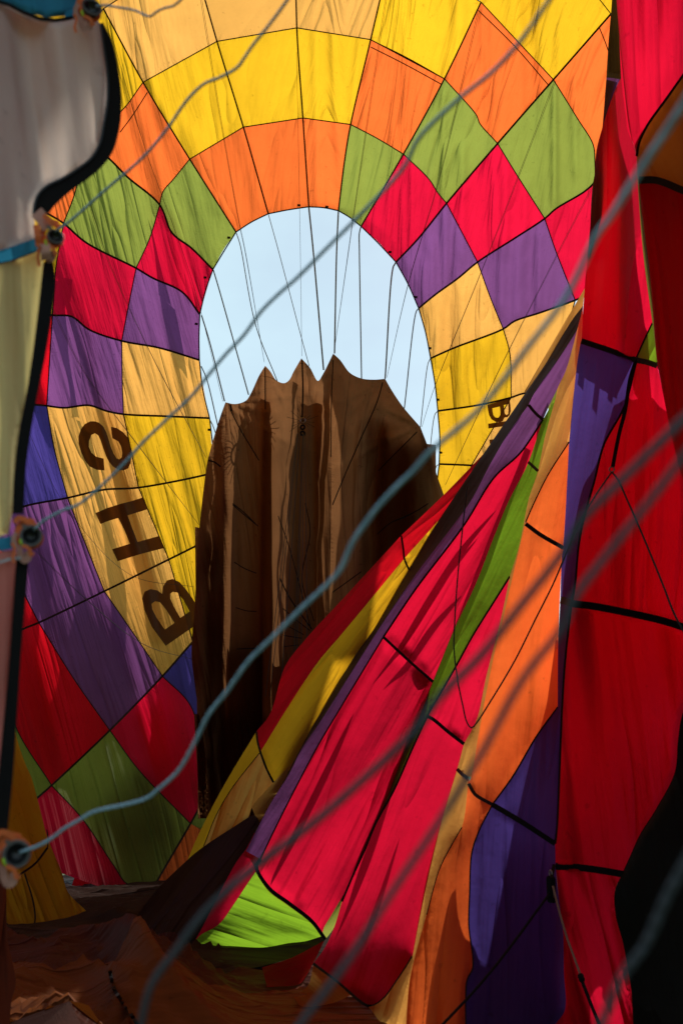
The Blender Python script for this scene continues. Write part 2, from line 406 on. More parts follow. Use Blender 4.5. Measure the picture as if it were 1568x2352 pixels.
def wall(x, y):
    x = np.asarray(x, float); y = np.asarray(y, float)
    d = wall_base(x, y); s, t = fold_coord(x, y)
    a = 0.55+0.75*(1-sstep(300, 520, x))+0.55*sstep(900, 1000, x)
    a = a*(0.5+0.5*np.maximum(sstep(250, 700, y), sstep(880, 980, x)))
    patch = 0.55+0.45*vn(x/170, y/260, 31)
    a = a*(1-0.7*sstep(1760, 1900, y))
    f = vn(s/34+1.2*vn(x/260, y/420, 3), t/420, 7)*0.065+vn(s/14, t/260, 9)*0.015*patch+vn(s/95, t/600, 12)*0.10
    for x0, y0, y1, w_, am in CREASES:
        f = f+am*np.exp(-((s-x0)/(w_*1.5))**2)*sstep(y0-30, y0+25, y)*(1-sstep(y1-25, y1+30, y))/np.maximum(a, 0.3)
    return d+a*f
GORES = {
 'U10': [(560, 1690, 'r'), (520, 1745, 1), (478, 1819, 2), (437.6, 1892, 3), (355, 2035, 4), (335, 2075, 5)],
 'U9': [(520, 1390, 'r'), (443, 1474, 1), (373.5, 1553, 2), (252.7, 1677.5, 3), (119, 1804, 4), (86, 1833), (-40, 1940, 5)],
 'U8': [(530, 1212, 'r'), (456, 1251), (388, 1285, 1), (240, 1358, 2), (89.7, 1430, 3), (60, 1442), (-20, 1480, 4)],
 'U7': [(500, 1082, 'r'), (472, 1090.6), (318.6, 1120, 1), (238, 1125), (155.6, 1143.6, 2), (60, 1162), (-30, 1195, 3)],
 'U6': [(481.5, 960.5, 'r'), (380, 956), (284, 951.4, 1), (245, 944), (205, 931), (146.5, 936.7), (108, 932, 2), (86, 930), (-30, 925, 3)],
 'U5': [(458, 827, 'r'), (366, 799), (280, 783, 1), (205, 757), (165, 727), (121, 724, 2), (60, 715), (-30, 700, 3)],
 'U4': [(459, 722, 'r'), (419, 671), (350, 638), (313, 616, 1), (198, 557), (146.5, 513, 2), (110, 491), (-20, 430, 3)],
 'U3': [(489, 619, 'r'), (440, 570), (395.5, 535), (367, 470.6, 1), (293, 406.5), (252.7, 366), (195, 318, 2), (60, 215, 3)],
 'U2': [(542, 533, 'r'), (436, 365.5, 1), (329, 189, 2), (238, 20, 3)],
 'U1': [(616, 491, 'r'), (559, 292, 1), (498.5, 95, 2), (440, -110, 3)],
 'T0': [(709, 475, 'r'), (695.5, 271, 1), (681.6, 64, 2), (679, -150, 3)],
 'T1': [(777, 484, 'r'), (791, 370), (805, 286, 1), (851, 91, 2), (900, -120, 3)],
 'T2': [(829, 520, 'r'), (926, 354, 1), (1020, 181, 2), (1104, 5, 3)],
 'T3': [(909, 602, 'r'), (960, 548), (1025, 467, 1), (1142, 329.6, 2), (1270, 183, 3), (1402, 32, 4)],
 'T4': [(961, 708, 'r'), (1000, 676), (1050, 640), (1096, 602, 1), (1180, 548), (1250, 502, 2), (1275, 480), (1345, 437), (1366, 414, 3), (1378, 340), (1440, 260, 4)],
 'T5': [(988.5, 823, 'r'), (1040, 800), (1155, 755.5, 1), (1180, 738), (1240, 718), (1320, 689.5, 2), (1372, 668, 3)],
 'T6': [(1005, 944, 'r'), (1100, 930), (1173, 913, 1), (1200, 904), (1262, 900, 2)],
 'T7': [(1008, 1066, 'r'), (1040, 1067), (1082, 1069, 1), (1170, 1075, 2)],
 'T8': [(985, 1200, 'r'), (1040, 1220, 1), (1100, 1235, 2)],
}
MIDS = {  # bends of the ring seams between two load tapes
 ('U2', 2, 'U3'): [(280, 254)], ('U2', 1, 'U3'): [(400, 410), (375, 440)], ('U3', 1, 'U4'): [(345, 545)], ('U3', 2, 'U4'): [(174, 438)],
 ('U4', 2, 'U5'): [(128, 622)], ('U4', 1, 'U5'): [(296, 700)], ('U9', 2, 'U10'): [(440, 1625)], ('U8', 2, 'U9'): [(307.6, 1456)],
 ('U8', 3, 'U9'): [(172, 1562)], ('U9', 3, 'U10'): [(318.6, 1768)], ('U9', 4, 'U10'): [(190, 1881), (263.7, 1991), (293, 2030)],
 ('U7', 2, 'U8'): [(200, 1258)], ('U6', 2, 'U7'): [(125, 1030)], ('T3', 2, 'T4'): [(1185, 400)], ('T2', 1, 'T3'): [(985, 412), (1005, 443)],
 ('T2', 2, 'T3'): [(1095, 267), (1100, 282)], ('T3', 3, 'T4'): [(1325, 272), (1361, 332), (1365, 370)], ('T4', 1, 'T5'): [(1128, 690)], ('T4', 2, 'T5'): [(1275, 575)],
 ('T5', 1, 'T6'): [(1170, 812)], ('T1', 1, 'T2'): [(866, 318)], ('U5', 1, 'U6'): [(281, 870)], ('U8', 4, 'U9'): [(38, 1672)],
}
def gore_parts(g):
    pts = GORES[g]; sm = smooth([p[:2] for p in pts], 7.0); at = {}
    for p in pts:
        if len(p) == 3: at[p[2]] = int(np.argmin(np.abs(sm-np.array(p[:2])).sum(1)))
    return sm, at
GP = {g: gore_parts(g) for g in GORES}
ORDER = ['U10', 'U9', 'U8', 'U7', 'U6', 'U5', 'U4', 'U3', 'U2', 'U1', 'T0', 'T1', 'T2', 'T3', 'T4', 'T5', 'T6', 'T7', 'T8']
def gseg(g, a, b):
    sm, at = GP[g]; i, j = at[a], at[b]
    return sm[i:j+1] if i < j else sm[j:i+1][::-1]
def gpt(g, r):
    sm, at = GP[g]; return sm[at[r]]
def ring(g, r, h):
    """ring seam from tape g to tape h (neighbours in ORDER)"""
    m = MIDS.get((g, r, h)); rev = False
    if m is None and (h, r, g) in MIDS: m = MIDS[(h, r, g)][::-1]
    a, b = gpt(g, r), gpt(h, r)
    if m is None:
        if r == 'r':
            mid = (a+b)/2; n = mid-np.array([CX, CY+60]); m = [mid+n/np.linalg.norm(n)*2.5+np.random.RandomState(int(a[0])).uniform(-1.5, 1.5, 2)]
        else:
            m = []
    return smooth(np.vstack([a]+[np.array(x) for x in m]+[b]), 7.0)
SECT = {  # colours from the crown opening outwards
 ('U10', 'U9'): 'YPCGC', ('U9', 'U8'): 'YAPRG', ('U8', 'U7'): 'YAPC', ('U7', 'U6'): 'YAB', ('U6', 'U5'): 'APR', ('U5', 'U4'): 'PCY',
 ('U4', 'U3'): 'CGO', ('U3', 'U2'): 'GOY', ('U2', 'U1'): 'OYA', ('U1', 'T0'): 'OYA', ('T0', 'T1'): 'OYA', ('T1', 'T2'): 'GOY',
 ('T2', 'T3'): 'CGOY', ('T3', 'T4'): 'PCGO', ('T4', 'T5'): 'APC', ('T5', 'T6'): 'YA', ('T6', 'T7'): 'YA', ('T7', 'T8'): 'YA'}
RS = ['r', 1, 2, 3, 4, 5]
PANELS = {}; sd = 10
for (a, b), cols in SECT.items():
    for k, c in enumerate(cols):
        r0, r1 = RS[k], RS[k+1]
        if r1 not in GP[a][1] or r1 not in GP[b][1]:
            continue
        ol = chain(gseg(a, r0, r1), ring(a, r1, b), gseg(b, r1, r0), ring(b, r0, a))
        sd += 1
        mat = M['B'] if (a, b, k) == ('U10', 'U9', 1) else M[c]
        PANELS[(a, b, k)] = cloth('panel', np.column_stack([ol, np.zeros(len(ol))]), mat, ENV, depth=wall, step=6.0, seed=sd)
def extra(pts, c, step=10.0):
    global sd
    sd += 1
    return cloth('panel', np.column_stack([np.asarray(pts, float), np.zeros(len(pts))]), M[c], ENV, depth=wall, step=step, seed=sd)
# pieces whose outline the grid above does not give
extra(chain(gseg('U9', 3, 4), gseg('U9', 4, 5), smooth([gpt('U9', 5), (-40, 1720), gpt('U8', 4)]), gseg('U8', 4, 3), ring('U8', 3, 'U9')), 'R') if ('U9', 'U8', 3) not in PANELS else None
extra(chain(smooth([gpt('U3', 2), (60, 215)]), smooth([(60, 215), (130, 80), gpt('U2', 3)]), gseg('U2', 3, 2), ring('U2', 2, 'U3')), 'Y') if ('U3', 'U2', 2) not in PANELS else None
extra(chain(gseg('T3', 3, 4), smooth([gpt('T3', 4), (1425, 120), gpt('T4', 4)]), gseg('T4', 4, 3), ring('T4', 3, 'T3')), 'O') if ('T3', 'T4', 3) not in PANELS else None
extra(chain(gseg('T4', 2, 3), smooth([gpt('T4', 3), (1376, 520), gpt('T5', 3)]), gseg('T5', 3, 2), ring('T5', 2, 'T4')), 'C') if ('T4', 'T5', 2) not in PANELS else None
extra(chain(gseg('T2', 3, 3), smooth([gpt('T2', 3), (1180, -130)]), smooth([(1180, -130), (1300, -160), (1440, -20)]), smooth([(1440, -20), gpt('T3', 4)]), gseg('T3', 4, 3), ring('T3', 3, 'T2')), 'Y')
extra([(1180, -130), (1104, 5), (1150, -100), (1240, -145)][0:1]+[(1104, 5), (1000, -130), (1180, -130)], 'Y')
extra(smooth([gpt('U8', 3), gpt('U8', 4)], 8).tolist()+[(-30, 1340)]+smooth([gpt('U7', 3), (35, 1320), gpt('U8', 3)], 8).tolist()[:-1], 'R')
extra(chain(gseg('U9', 4, 5), smooth([gpt('U9', 5), (-40, 1700), gpt('U8', 4)], 10), smooth([gpt('U8', 4), (38, 1672), gpt('U9', 4)], 8)), 'G')
extra(chain(gseg('U10', 3, 4), smooth([(355, 2035), (420, 2075), (520, 2080)], 10), smooth([(520, 2080), (520, 1940), (437.6, 1892)], 10)), 'O')
extra(chain(gseg('U10', 2, 3), smooth([(437.6, 1892), (520, 1940)], 10), smooth([(520, 1940), (600, 1900), (600, 1850), (478, 1819)], 10)), 'G')
extra(chain(smooth([(520, 2080), (520, 1940), (600, 1900)], 14), smooth([(600, 1900), (900, 1900), (900, 2080), (520, 2080)], 14)), 'R', step=20)
# unseen strips added behind the wall to make darker bands through the panels
for pts, c in (([(150, 590), (172, 735), (190, 830), (205, 930), (232, 930), (218, 830), (210, 740), (203, 620)], 'P'), ([(398, 655), (432, 690), (458, 850), (437, 815)], 'P'), ([(370, 480), (386, 500), (424, 680), (396, 655)], 'R'),
               ([(212, 936), (240, 1010), (262, 1130), (292, 1270), (312, 1350), (345, 1480), (385, 1480), (352, 1350), (312, 1210), (300, 1120), (285, 1040), (262, 950)], 'A'),
               ([(165, 1160), (200, 1280), (235, 1370), (280, 1470), (340, 1570), (310, 1590), (235, 1450), (190, 1310), (150, 1170)], 'P'), ([(60, 1180), (100, 1300), (150, 1480), (128, 1480), (80, 1330), (50, 1210)], 'P'),
               ([(90, 1450), (130, 1640), (110, 1760), (80, 1700), (60, 1500)], 'R'), ([(300, 1760), (420, 1890), (350, 2030), (290, 2020), (215, 1900)], 'D'), ([(210, 1960), (290, 2035), (160, 2050), (180, 1990)], 'R'), ([(300, 1640), (340, 1760), (420, 1860), (460, 1800), (380, 1600)], 'R')):
    sd += 1
    o_ = np.vstack([smooth(np.array([pts[i], pts[(i+1) % len(pts)]]), 10)[:-1] for i in range(len(pts))])
    cloth('added_shade_layer', np.column_stack([o_, np.zeros(len(o_))]), M[c], ENV, depth=lambda x, y: wall(x, y)+0.22, step=10, seed=sd)
extra(chain(smooth([(520, 1390), (620, 1335), (733, 1315)], 14), smooth([(733, 1315), (733, 1640)], 14), smooth([(733, 1640), (560, 1690)], 14), smooth([(560, 1690), (520, 1390)], 14)), 'P', step=16)
extra(chain(smooth([(733, 1315), (860, 1300), (985, 1200)], 14), smooth([(985, 1200), (960, 1400), (900, 1640)], 14), smooth([(900, 1640), (733, 1640)], 14), smooth([(733, 1640), (733, 1315)], 14)), 'C', step=16)
extra(chain(smooth([(560, 1690), (733, 1640), (900, 1640)], 14), smooth([(900, 1640), (900, 1900)], 14), smooth([(900, 1900), (600, 1900)], 14), smooth([(600, 1900), (600, 1850), (560, 1690)], 14)), 'B', step=16)
# the vault of the envelope carries on over the photographer's head towards the mouth
def outward(p, k):
    return np.array([CX, CY])+(np.asarray(p, float)-np.array([CX, CY]))*k
TOPS = [(60, 215), (238, 20), (440, -110), (679, -150), (900, -120), (1000, -130), (1180, -130), (1440, -20)]
for k in range(len(TOPS)-1):
    for (f0, f1, cs) in ((1.0, 1.5, 'YAAYYYY'), (1.5, 2.3, 'AOOAOOG')):
        a, b = TOPS[k], TOPS[k+1]
        extra(chain(smooth([outward(a, f0), outward(a, f1)], 60), smooth([outward(a, f1), outward(b, f1)], 60), smooth([outward(b, f1), outward(b, f0)], 60), smooth([outward(b, f0), outward(a, f0)], 60)), cs[k], step=60)
LEFTS = [(60, 215), (-20, 430), (-30, 700), (-30, 925), (-30, 1195), (-20, 1480), (-40, 1940)]
for k in range(len(LEFTS)-1):
    a, b = LEFTS[k], LEFTS[k+1]
    extra(chain(smooth([a, outward(a, 1.9)], 50), smooth([outward(a, 1.9), outward(b, 1.9)], 50), smooth([outward(b, 1.9), b], 50), smooth([b, a], 50)), 'OYCBPR'[k], step=50)

# the throat: the envelope narrows to the mouth round the photographer
NG = 14; an = [math.radians(-25+230*k/NG) for k in range(NG+1)]
for k in range(NG):
    for j, (t0, t1) in enumerate(((0.0, 0.34), (0.34, 0.68), (0.68, 1.0))):
        V = []; n = 6
        for a_ in range(n+1):
            th = an[k]+(an[k+1]-an[k])*a_/n
            for b_ in range(n+1):
                t = t0+(t1-t0)*b_/n; e = t**0.8
                cx_, cy_, cz_, R_ = 0.0, 1.15+(8.6-1.15)*t, 1.9+(5.0-1.9)*e, 2.5+(9.0-2.5)*e
                R_ = R_*(1+0.02*math.sin(a_/n*math.pi))
                V.append((cx_+R_*math.cos(th), cy_, max(0.02, cz_+R_*math.sin(th))))
        F = [(a_*(n+1)+b_, a_*(n+1)+b_+1, (a_+1)*(n+1)+b_+1, (a_+1)*(n+1)+b_) for a_ in range(n) for b_ in range(n)]
        V = np.array(V); uv = np.column_stack([np.arctan2(V[:, 2]-3, V[:, 0])*4, V[:, 1]])
        obj_from('panel', V, F, M['CRPBRCGRPCRBGR'[(k+j*3) % 14]], ENV, {'fold': uv, 'edge': np.full((len(V), 2), 1.0)})
# load tapes along the gores, narrower tapes along the ring seams, the rim tape of the crown opening
for g in ORDER[:-1]:
    sm, at = GP[g]
    w = 4.6 if g[0] == 'U' and int(g[1:]) >= 3 else (4.4 if g in ('T3', 'T4', 'T5', 'T6', 'T7') else 3.6)
    ribbon('load_tape', sm, w, TAPE, ENV, depth=wall)
for (a, b) in SECT:
    for r in (1, 2, 3, 4):
        if r in GP[a][1] and r in GP[b][1]:
            ribbon('seam_tape', ring(a, r, b), 2.6, TAPE, ENV, depth=wall)
    ribbon('rim_tape', ring(a, 'r', b), 3.0, BLACK, ENV, depth=wall)
for e in ([(851, 108), (930, 148), (1012, 193)], [(1098, 24), (1180, 105), (1259, 196)], [(339, 212), (305, 265), (276, 304)], [(1376, 65), (1390, 100), (1400, 130)],
          [(1373, -5), (1402, 32)], [(850, 91), (935, 133), (1020, 181)]):
    ribbon('seam_tape', e, 2.4, TAPE, ENV, depth=wall)
for s in ('B620,1287', 'B795,1297', 'B960,1380', 'B1190,1580', 'E1352,295', 'E1440,615', 'E1490,938', 'E1508,1270', 'A1435,1490', 'D1287,172', 'D1232,463', 'D1313,1127'):
    x, y = q(s)[0]
    ribbon('velcro_tab', [(x-3.6, y), (x+3.6, y+0.5)], 5.4, BLACK, ENV, depth=wall, off=-0.03, thick=0.02, step=3)

# letters sewn on the amber band
def letter(outline, holes, ox, oy, k, parent):
    ol = conv(outline, ox, oy, k); hs = [np.array([(*p, 0.0) for p in conv(h, ox, oy, k)]) for h in holes]
    ol = smooth(np.array(ol+ol[:1]), 4.0)[:-1] if False else np.vstack([smooth(np.array([ol[i], ol[(i+1) % len(ol)]]), 4.0)[:-1] for i in range(len(ol))])
    return cloth('letter', np.column_stack([ol, np.zeros(len(ol))]), LETTER, parent, depth=wall, step=5.0, holes=hs, off=-0.02, seed=3)
S_ = [(297,603),(230,598),(170,570),(130,520),(95,440),(75,370),(75,310),(95,250),(130,205),(175,183),(215,183),(250,195),(285,225),(310,270),(330,330),(350,400),(375,460),(400,500),(425,508),(445,490),(449,450),(440,400),(415,355),(365,328),(358,290),(352,230),(400,240),(455,275),(495,320),(515,380),(527,460),(520,540),(500,585),(460,603),(420,600),(370,570),(335,530),(310,480),(285,410),(265,350),(245,305),(215,285),(185,300),(165,350),(163,400),(185,450),(225,485),(290,502)]
H_ = [(220,968),(320,925),(430,890),(530,865),(628,833),(668,935),(495,988),(535,1100),(580,1215),(760,1165),(805,1268),(600,1320),(410,1380),(362,1278),(515,1230),(465,1110),(415,1010),(330,1035),(262,1062)]
B_ = [(820,2105),(700,1940),(640,1800),(618,1700),(640,1640),(690,1618),(750,1630),(790,1660),(795,1600),(830,1545),(880,1532),(940,1560),(1000,1630),(1050,1700),(1120,1810),(1160,1890),(1050,1945)]
Bh = [[(700,1745),(730,1722),(770,1730),(820,1790),(895,1908),(812,1965),(740,1860),(705,1790)], [(858,1660),(880,1643),(920,1648),(970,1710),(1025,1810),(945,1865),(890,1770),(860,1700)]]
letter(S_, [], 160.8, 918.6, 0.2684, PANELS[('U7', 'U6', 1)])
letter(H_, [], 160.8, 918.6, 0.2684, PANELS[('U8', 'U7', 1)])
letter(B_, Bh, 160.8, 918.6, 0.2684, PANELS[('U9', 'U8', 1)])
B2 = [(340,415),(500,372),(650,332),(662,420),(668,500),(650,560),(620,590),(585,592),(570,610),(560,640),(520,660),(460,655),(400,620),(365,560),(350,490)]
B2h = [[(410,465),(515,440),(523,520),(520,570),(490,598),(450,590),(425,560),(415,510)], [(570,420),(632,405),(635,500),(630,545),(605,558),(585,540),(575,480)]]
pl = PANELS.get(('T6', 'T7', 0))
letter(B2, B2h, 1062.2, 861.2, 0.1648, pl)
letter([(352, 680), (660, 635), (668, 700), (355, 747)], [], 1062.2, 861.2, 0.1648, pl)
letter([(368, 902), (640, 880), (650, 940), (376, 962)], [], 1062.2, 861.2, 0.1648, pl)
# ------------------------------------------------------------------ floor: slack cloth on the grass
def floor_h(X, Y):
    def ridge(a, b, s): return 1-np.abs(vn(a, b, s))
    w = vn(X*0.45, Y*0.5, 51)*0.7
    s = Y*0.85+0.18*X+w; t = X*0.16
    h = 0.20*ridge(s, t, 41)**2+0.12*ridge(s*1.9+X*0.25+w, t*1.6+5, 42)**2.5+0.09*ridge(s*3.7-X*0.35+w, X*0.3, 43)**3+0.055*ridge(s*7.7+X*0.8-w*2, X*0.55+s*0.2, 45)**3+0.03*ridge(s*14-X*1.6, X*1.1, 46)**2+0.05*vn(X*0.7, Y*0.7, 44)
    h = h*(1.35-0.8*sstep(8.0, 10.5, Y)-0.6*sstep(6.6, 5.4, Y)*0)*(1-0.8*sstep(-1.5, -0.5, X)*(1-sstep(10, 11, Y)))
    return h-0.03
def floor_map(x, y):
    X, Y = x*0.01, y*0.01
    return np.column_stack([X, Y, floor_h(X, Y)])
def to_ground(p):
    p = np.asarray(p, float); return lift(np.column_stack([p, ground_d(p[:, 1])]))[:, :2]*100
def floor_d(x, y):
    x = np.asarray(x, float); y = np.asarray(y, float); d = ground_d(y)
    for _ in range(6):
        V = lift(np.column_stack([x, y, d])); d = (CAM[2]-floor_h(V[:, 0], V[:, 1]))/((y-H0/2)/FPX*CP-SP)
    return d
def floor_piece(pts, c, step=5.0, name='panel'):
    global sd
    sd += 1
    p = to_ground(pts)
    ol = np.vstack([smooth(np.array([p[i], p[(i+1) % len(p)]]), step)[:-1] for i in range(len(p))])
    return cloth(name, np.column_stack([ol, np.zeros(len(ol))]), M[c], ENV, mapper=floor_map, step=step, seed=sd)
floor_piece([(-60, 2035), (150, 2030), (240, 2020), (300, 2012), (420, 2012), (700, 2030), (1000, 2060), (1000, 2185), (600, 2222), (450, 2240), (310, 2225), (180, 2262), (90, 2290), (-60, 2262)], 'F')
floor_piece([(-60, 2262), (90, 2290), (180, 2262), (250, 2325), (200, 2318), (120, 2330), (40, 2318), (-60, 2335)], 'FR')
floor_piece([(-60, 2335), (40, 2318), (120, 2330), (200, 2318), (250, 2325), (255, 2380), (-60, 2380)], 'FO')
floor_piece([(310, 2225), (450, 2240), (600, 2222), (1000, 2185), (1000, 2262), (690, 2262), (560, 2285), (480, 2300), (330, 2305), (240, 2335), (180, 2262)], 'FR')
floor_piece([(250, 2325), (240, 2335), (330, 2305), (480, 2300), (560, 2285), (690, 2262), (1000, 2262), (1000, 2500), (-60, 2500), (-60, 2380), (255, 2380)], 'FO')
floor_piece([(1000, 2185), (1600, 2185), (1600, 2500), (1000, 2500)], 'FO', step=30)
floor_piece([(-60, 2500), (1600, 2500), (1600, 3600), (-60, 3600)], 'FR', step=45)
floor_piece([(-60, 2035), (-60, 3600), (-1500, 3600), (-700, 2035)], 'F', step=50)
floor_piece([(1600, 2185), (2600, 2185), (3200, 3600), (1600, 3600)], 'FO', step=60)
ribbon('load_tape', q('K690,1390 K715,1500 K770,1590 K820,1660 K880,1760'), 9, BLACK, ENV, depth=floor_d, off=-0.03)

# ------------------------------------------------------------------ the collapsed right-hand side: folds fanning down to the floor
def strip(c, *edges, step=9.0, fold=(0.05, 0, 0.22), ang=115.0, fix=10.0, name='panel', back=None):
    global sd
    sd += 1
    ol = chain(*[smooth(np.asarray(e, float), step) for e in edges])
    if back:   # unseen second sheet added behind the panel to dim it
        cloth('added_shade_layer', ol, M[back], ENV, step=step*1.3, fold=(fold[0]*1.5, 0, fold[2]*1.4), ang=ang, seed=sd+400, edge_fix=fix, off=0.12+fold[0]*2.3)
    return cloth(name, ol, M[c], ENV, step=step, fold=fold, ang=ang, seed=sd, edge_fix=fix)
def rev(e): return np.asarray(e)[::-1]
def tape(pts, w, off=-0.03, mat=None, name='load_tape'):
    return ribbon(name, smooth(np.asarray(pts, float), 8), w, mat or BLACK, ENV, off=off, thick=0.01)

# amber sliver at the head of the fan
h0 = q('=1342,662 1290,750 1203,900', (7.9, 8.2, 8.7)); h1 = q('=1338,702 1312,736 1257,828 1206,902', (7.8, 8.2, 8.6))
strip('A', h0, np.vstack([h0[-1], h1[-1]]), rev(h1), np.vstack([h1[0], h0[0]]), ang=120, fold=(0.01, 0, 0.1))
# red face
rl1 = q('=1109,1043 1015,1140 921,1230', (8.9, 9.2, 9.4)); rl2 = q('=921,1230 790,1372 700,1470 655,1530 620,1640 589,1680', (9.4, 10.0, 10.3))
ry1 = q('=1109,1043 1060,1115 1006,1196', (8.9, 9.1)); ry1b = q('=1006,1196 928,1283', (9.1, 9.3)); ry2 = q('=928,1283 785,1456 730,1521 664,1620 598,1727', (9.3, 9.6, 9.9))
t1 = q('=921,1230 926,1262 928,1283', (9.4, 9.3)); t2 = q('=589,1680 592,1705 598,1727', (10.3, 9.9))
strip('R', rl1, t1, rev(ry1b), rev(ry1), fold=(0.02, 0, 0.12), ang=135)
strip('R', rl2, t2, rev(ry2), rev(t1), fold=(0.06, 0, 0.3), ang=128)
# yellow face
yd0 = q('=1006,1196 939,1309', (9.1, 9.2)); t1b = q('=928,1283 939,1309', (9.3, 9.2))
yd = q('=939,1309 873,1423 807,1518 752,1613 716,1672 675,1748', (9.2, 9.35, 9.5)); t2b = q('=598,1727 612,1765 628,1797', (9.9, 9.8)); yb = q('=628,1797 652,1772 675,1748', (9.8, 9.5))
strip('Y', ry1b, t1b, rev(yd0), fold=(0.01, 0, 0.1))
strip('Y', ry2, t2b, yb, rev(yd), rev(t1b), fold=(0.05, 0, 0.3), ang=125)
ysm = q('=598,1727 532,1812 496,1874 468,1944', (9.9, 10.1)); yl = q('=589,1680 540,1760 500,1830 450,1930 425,1990', (10.3, 10.6))
strip('Y', yl, np.vstack([yl[-1], ysm[-1]]), rev(ysm), rev(t2), ang=120, fold=(0.04, 0, 0.25))
yl2 = q('=468,1944 520,1925 569,1880 580,1852 605,1822 628,1797', (10.1, 9.8))
strip('A', ysm, yl2, rev(t2b), ang=110, fold=(0.05, 0, 0.25))
dl2 = q('=675,1748 640,1815 597,1889', (9.5, 9.6))
strip('A', dl2, q('=597,1889 585,1872 578,1853', (9.6, 9.75)), q('=578,1853 605,1822 628,1797', (9.75, 9.8)), yb, fold=(0.01, 0, 0.1))
# edge folded behind the purple gore, its shadow put into a near-black colour
dl1 = q('=1206,902 1109,1043', (8.6, 8.9))
dr0 = q('=1336,735 1320,765 1287,816 1228,900 1213,930', (7.7, 8.3)); dr1 = q('=1213,930 1168,993 1128,1061 1082,1148 1045,1200 960,1312 891,1412 803,1551 738,1654 693,1720 664,1778 620,1848 565,1955', (8.3, 8.65, 8.9, 9.0))
dtop = np.vstack([h1[0], dr0[0]])
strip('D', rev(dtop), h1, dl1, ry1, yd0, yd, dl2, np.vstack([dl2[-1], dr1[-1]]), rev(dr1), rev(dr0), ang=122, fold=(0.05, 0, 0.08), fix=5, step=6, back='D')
# purple gore
pt = q('=1213,930 1228,948 1246,964', (8.3, 8.1)); pr0 = q('=1333,726 1298,852 1279,893 1262,928 1246,964', (7.65, 8.1)); 
strip('P', dr0, pt, rev(pr0), np.vstack([pr0[0], dr0[0]]), ang=120, fold=(0.03, 0, 0.15))
e4a = q('=1246,964 1195,1039 1133,1098 1065,1206 954,1353 880,1463', (8.1, 8.3, 8.5)); e4b = q('=880,1463 785,1620 726,1720 646,1874 598,1973', (8.5, 8.4, 8.25))
strip('P', dr1, np.vstack([dr1[-1], e4b[-1]]), rev(e4b), rev(e4a), rev(pt), ang=122, fold=(0.05, 0, 0.2))
# first crimson panel
e5a = q('=1246,964 1210,1068 1169,1148 1131,1240 1093,1339 1043,1445 994,1566', (8.1, 8.1, 8.2)); ct = q('=880,1463 939,1518 994,1566', (8.5, 8.35, 8.2))
strip('C', e4a, ct, rev(e5a), ang=122, fold=(0.22, 0, 0.30), fix=22)
e5b = q('=994,1566 942,1697 930,1720 895,1815 847,1925 822,1995 785,2061', (8.2, 8.1, 7.95)); e5c = q('=785,2061 762,2100 741,2140 747,2158', (7.95, 7.95))
cb = q('=598,1973 589,1991 617,2039 664,2075 716,2116 747,2158', (8.25, 8.1, 7.95))
strip('C', e4b, cb, rev(e5c), rev(e5b), rev(ct), ang=118, fold=(0.16, 0, 0.42), fix=22)
# green gore between the crimson ones
g_top = q('=1279,893 1276,911', (7.95, 7.95))
gl = q('=1276,911 1246,964', (7.95, 8.1)); gr0 = q('=1276,911 1250,1006 1234,1083 1213,1148 1192,1251 1170,1324', (7.95, 7.7, 7.4)); gr1 = q('=1170,1324 1133,1383 1085,1460 1045,1533 994,1621 981,1645', (7.4, 7.5, 7.6))
strip('L', gl, e5a, q('=994,1566 981,1645', (8.2, 7.6)), rev(gr1), rev(gr0), ang=115, fold=(0.03, 0, 0.15), step=7)
e5x = q('=994,1566 981,1645', (8.2, 7.6)); gb = q('=981,1645 946,1720 904,1815 862,1892 836,1955 811,2009 785,2071', (7.6, 7.65, 7.7))
strip('L', e5x, gb, q('=785,2071 785,2061', (7.7, 7.95)), rev(e5b), ang=115, fold=(0.01, 0, 0.1), step=5, back='D')
# second, brightest crimson panel
cr0 = q('=1170,1324 1155,1397 1140,1460 1126,1514 1115,1558 1095,1650 1065,1709', (7.4, 7.4, 7.4)); cr1 = q('=1065,1709 1049,1768 1030,1830 1019,1867 990,1984 965,2101 947,2197', (7.4, 7.3, 7.05))
ct2 = q('=981,1645 994,1652 1030,1682 1065,1709', (7.6, 7.5, 7.4))
strip('C', gr1, ct2, rev(cr0), ang=112, fold=(0.07, 0, 0.3), fix=14)
cl = q('=785,2071 767,2130 745,2178 719,2213', (7.7, 7.5)); cbt = q('=719,2213 774,2255 844,2310', (7.5, 7.0, 6.55)); cbr = q('=844,2310 862,2308 884,2291 910,2255 932,2222 947,2197', (6.55, 6.7, 7.05))
strip('C', gb, cl, cbt, cbr, rev(cr1), rev(ct2), ang=110, fold=(0.18, 0, 0.5), fix=22)
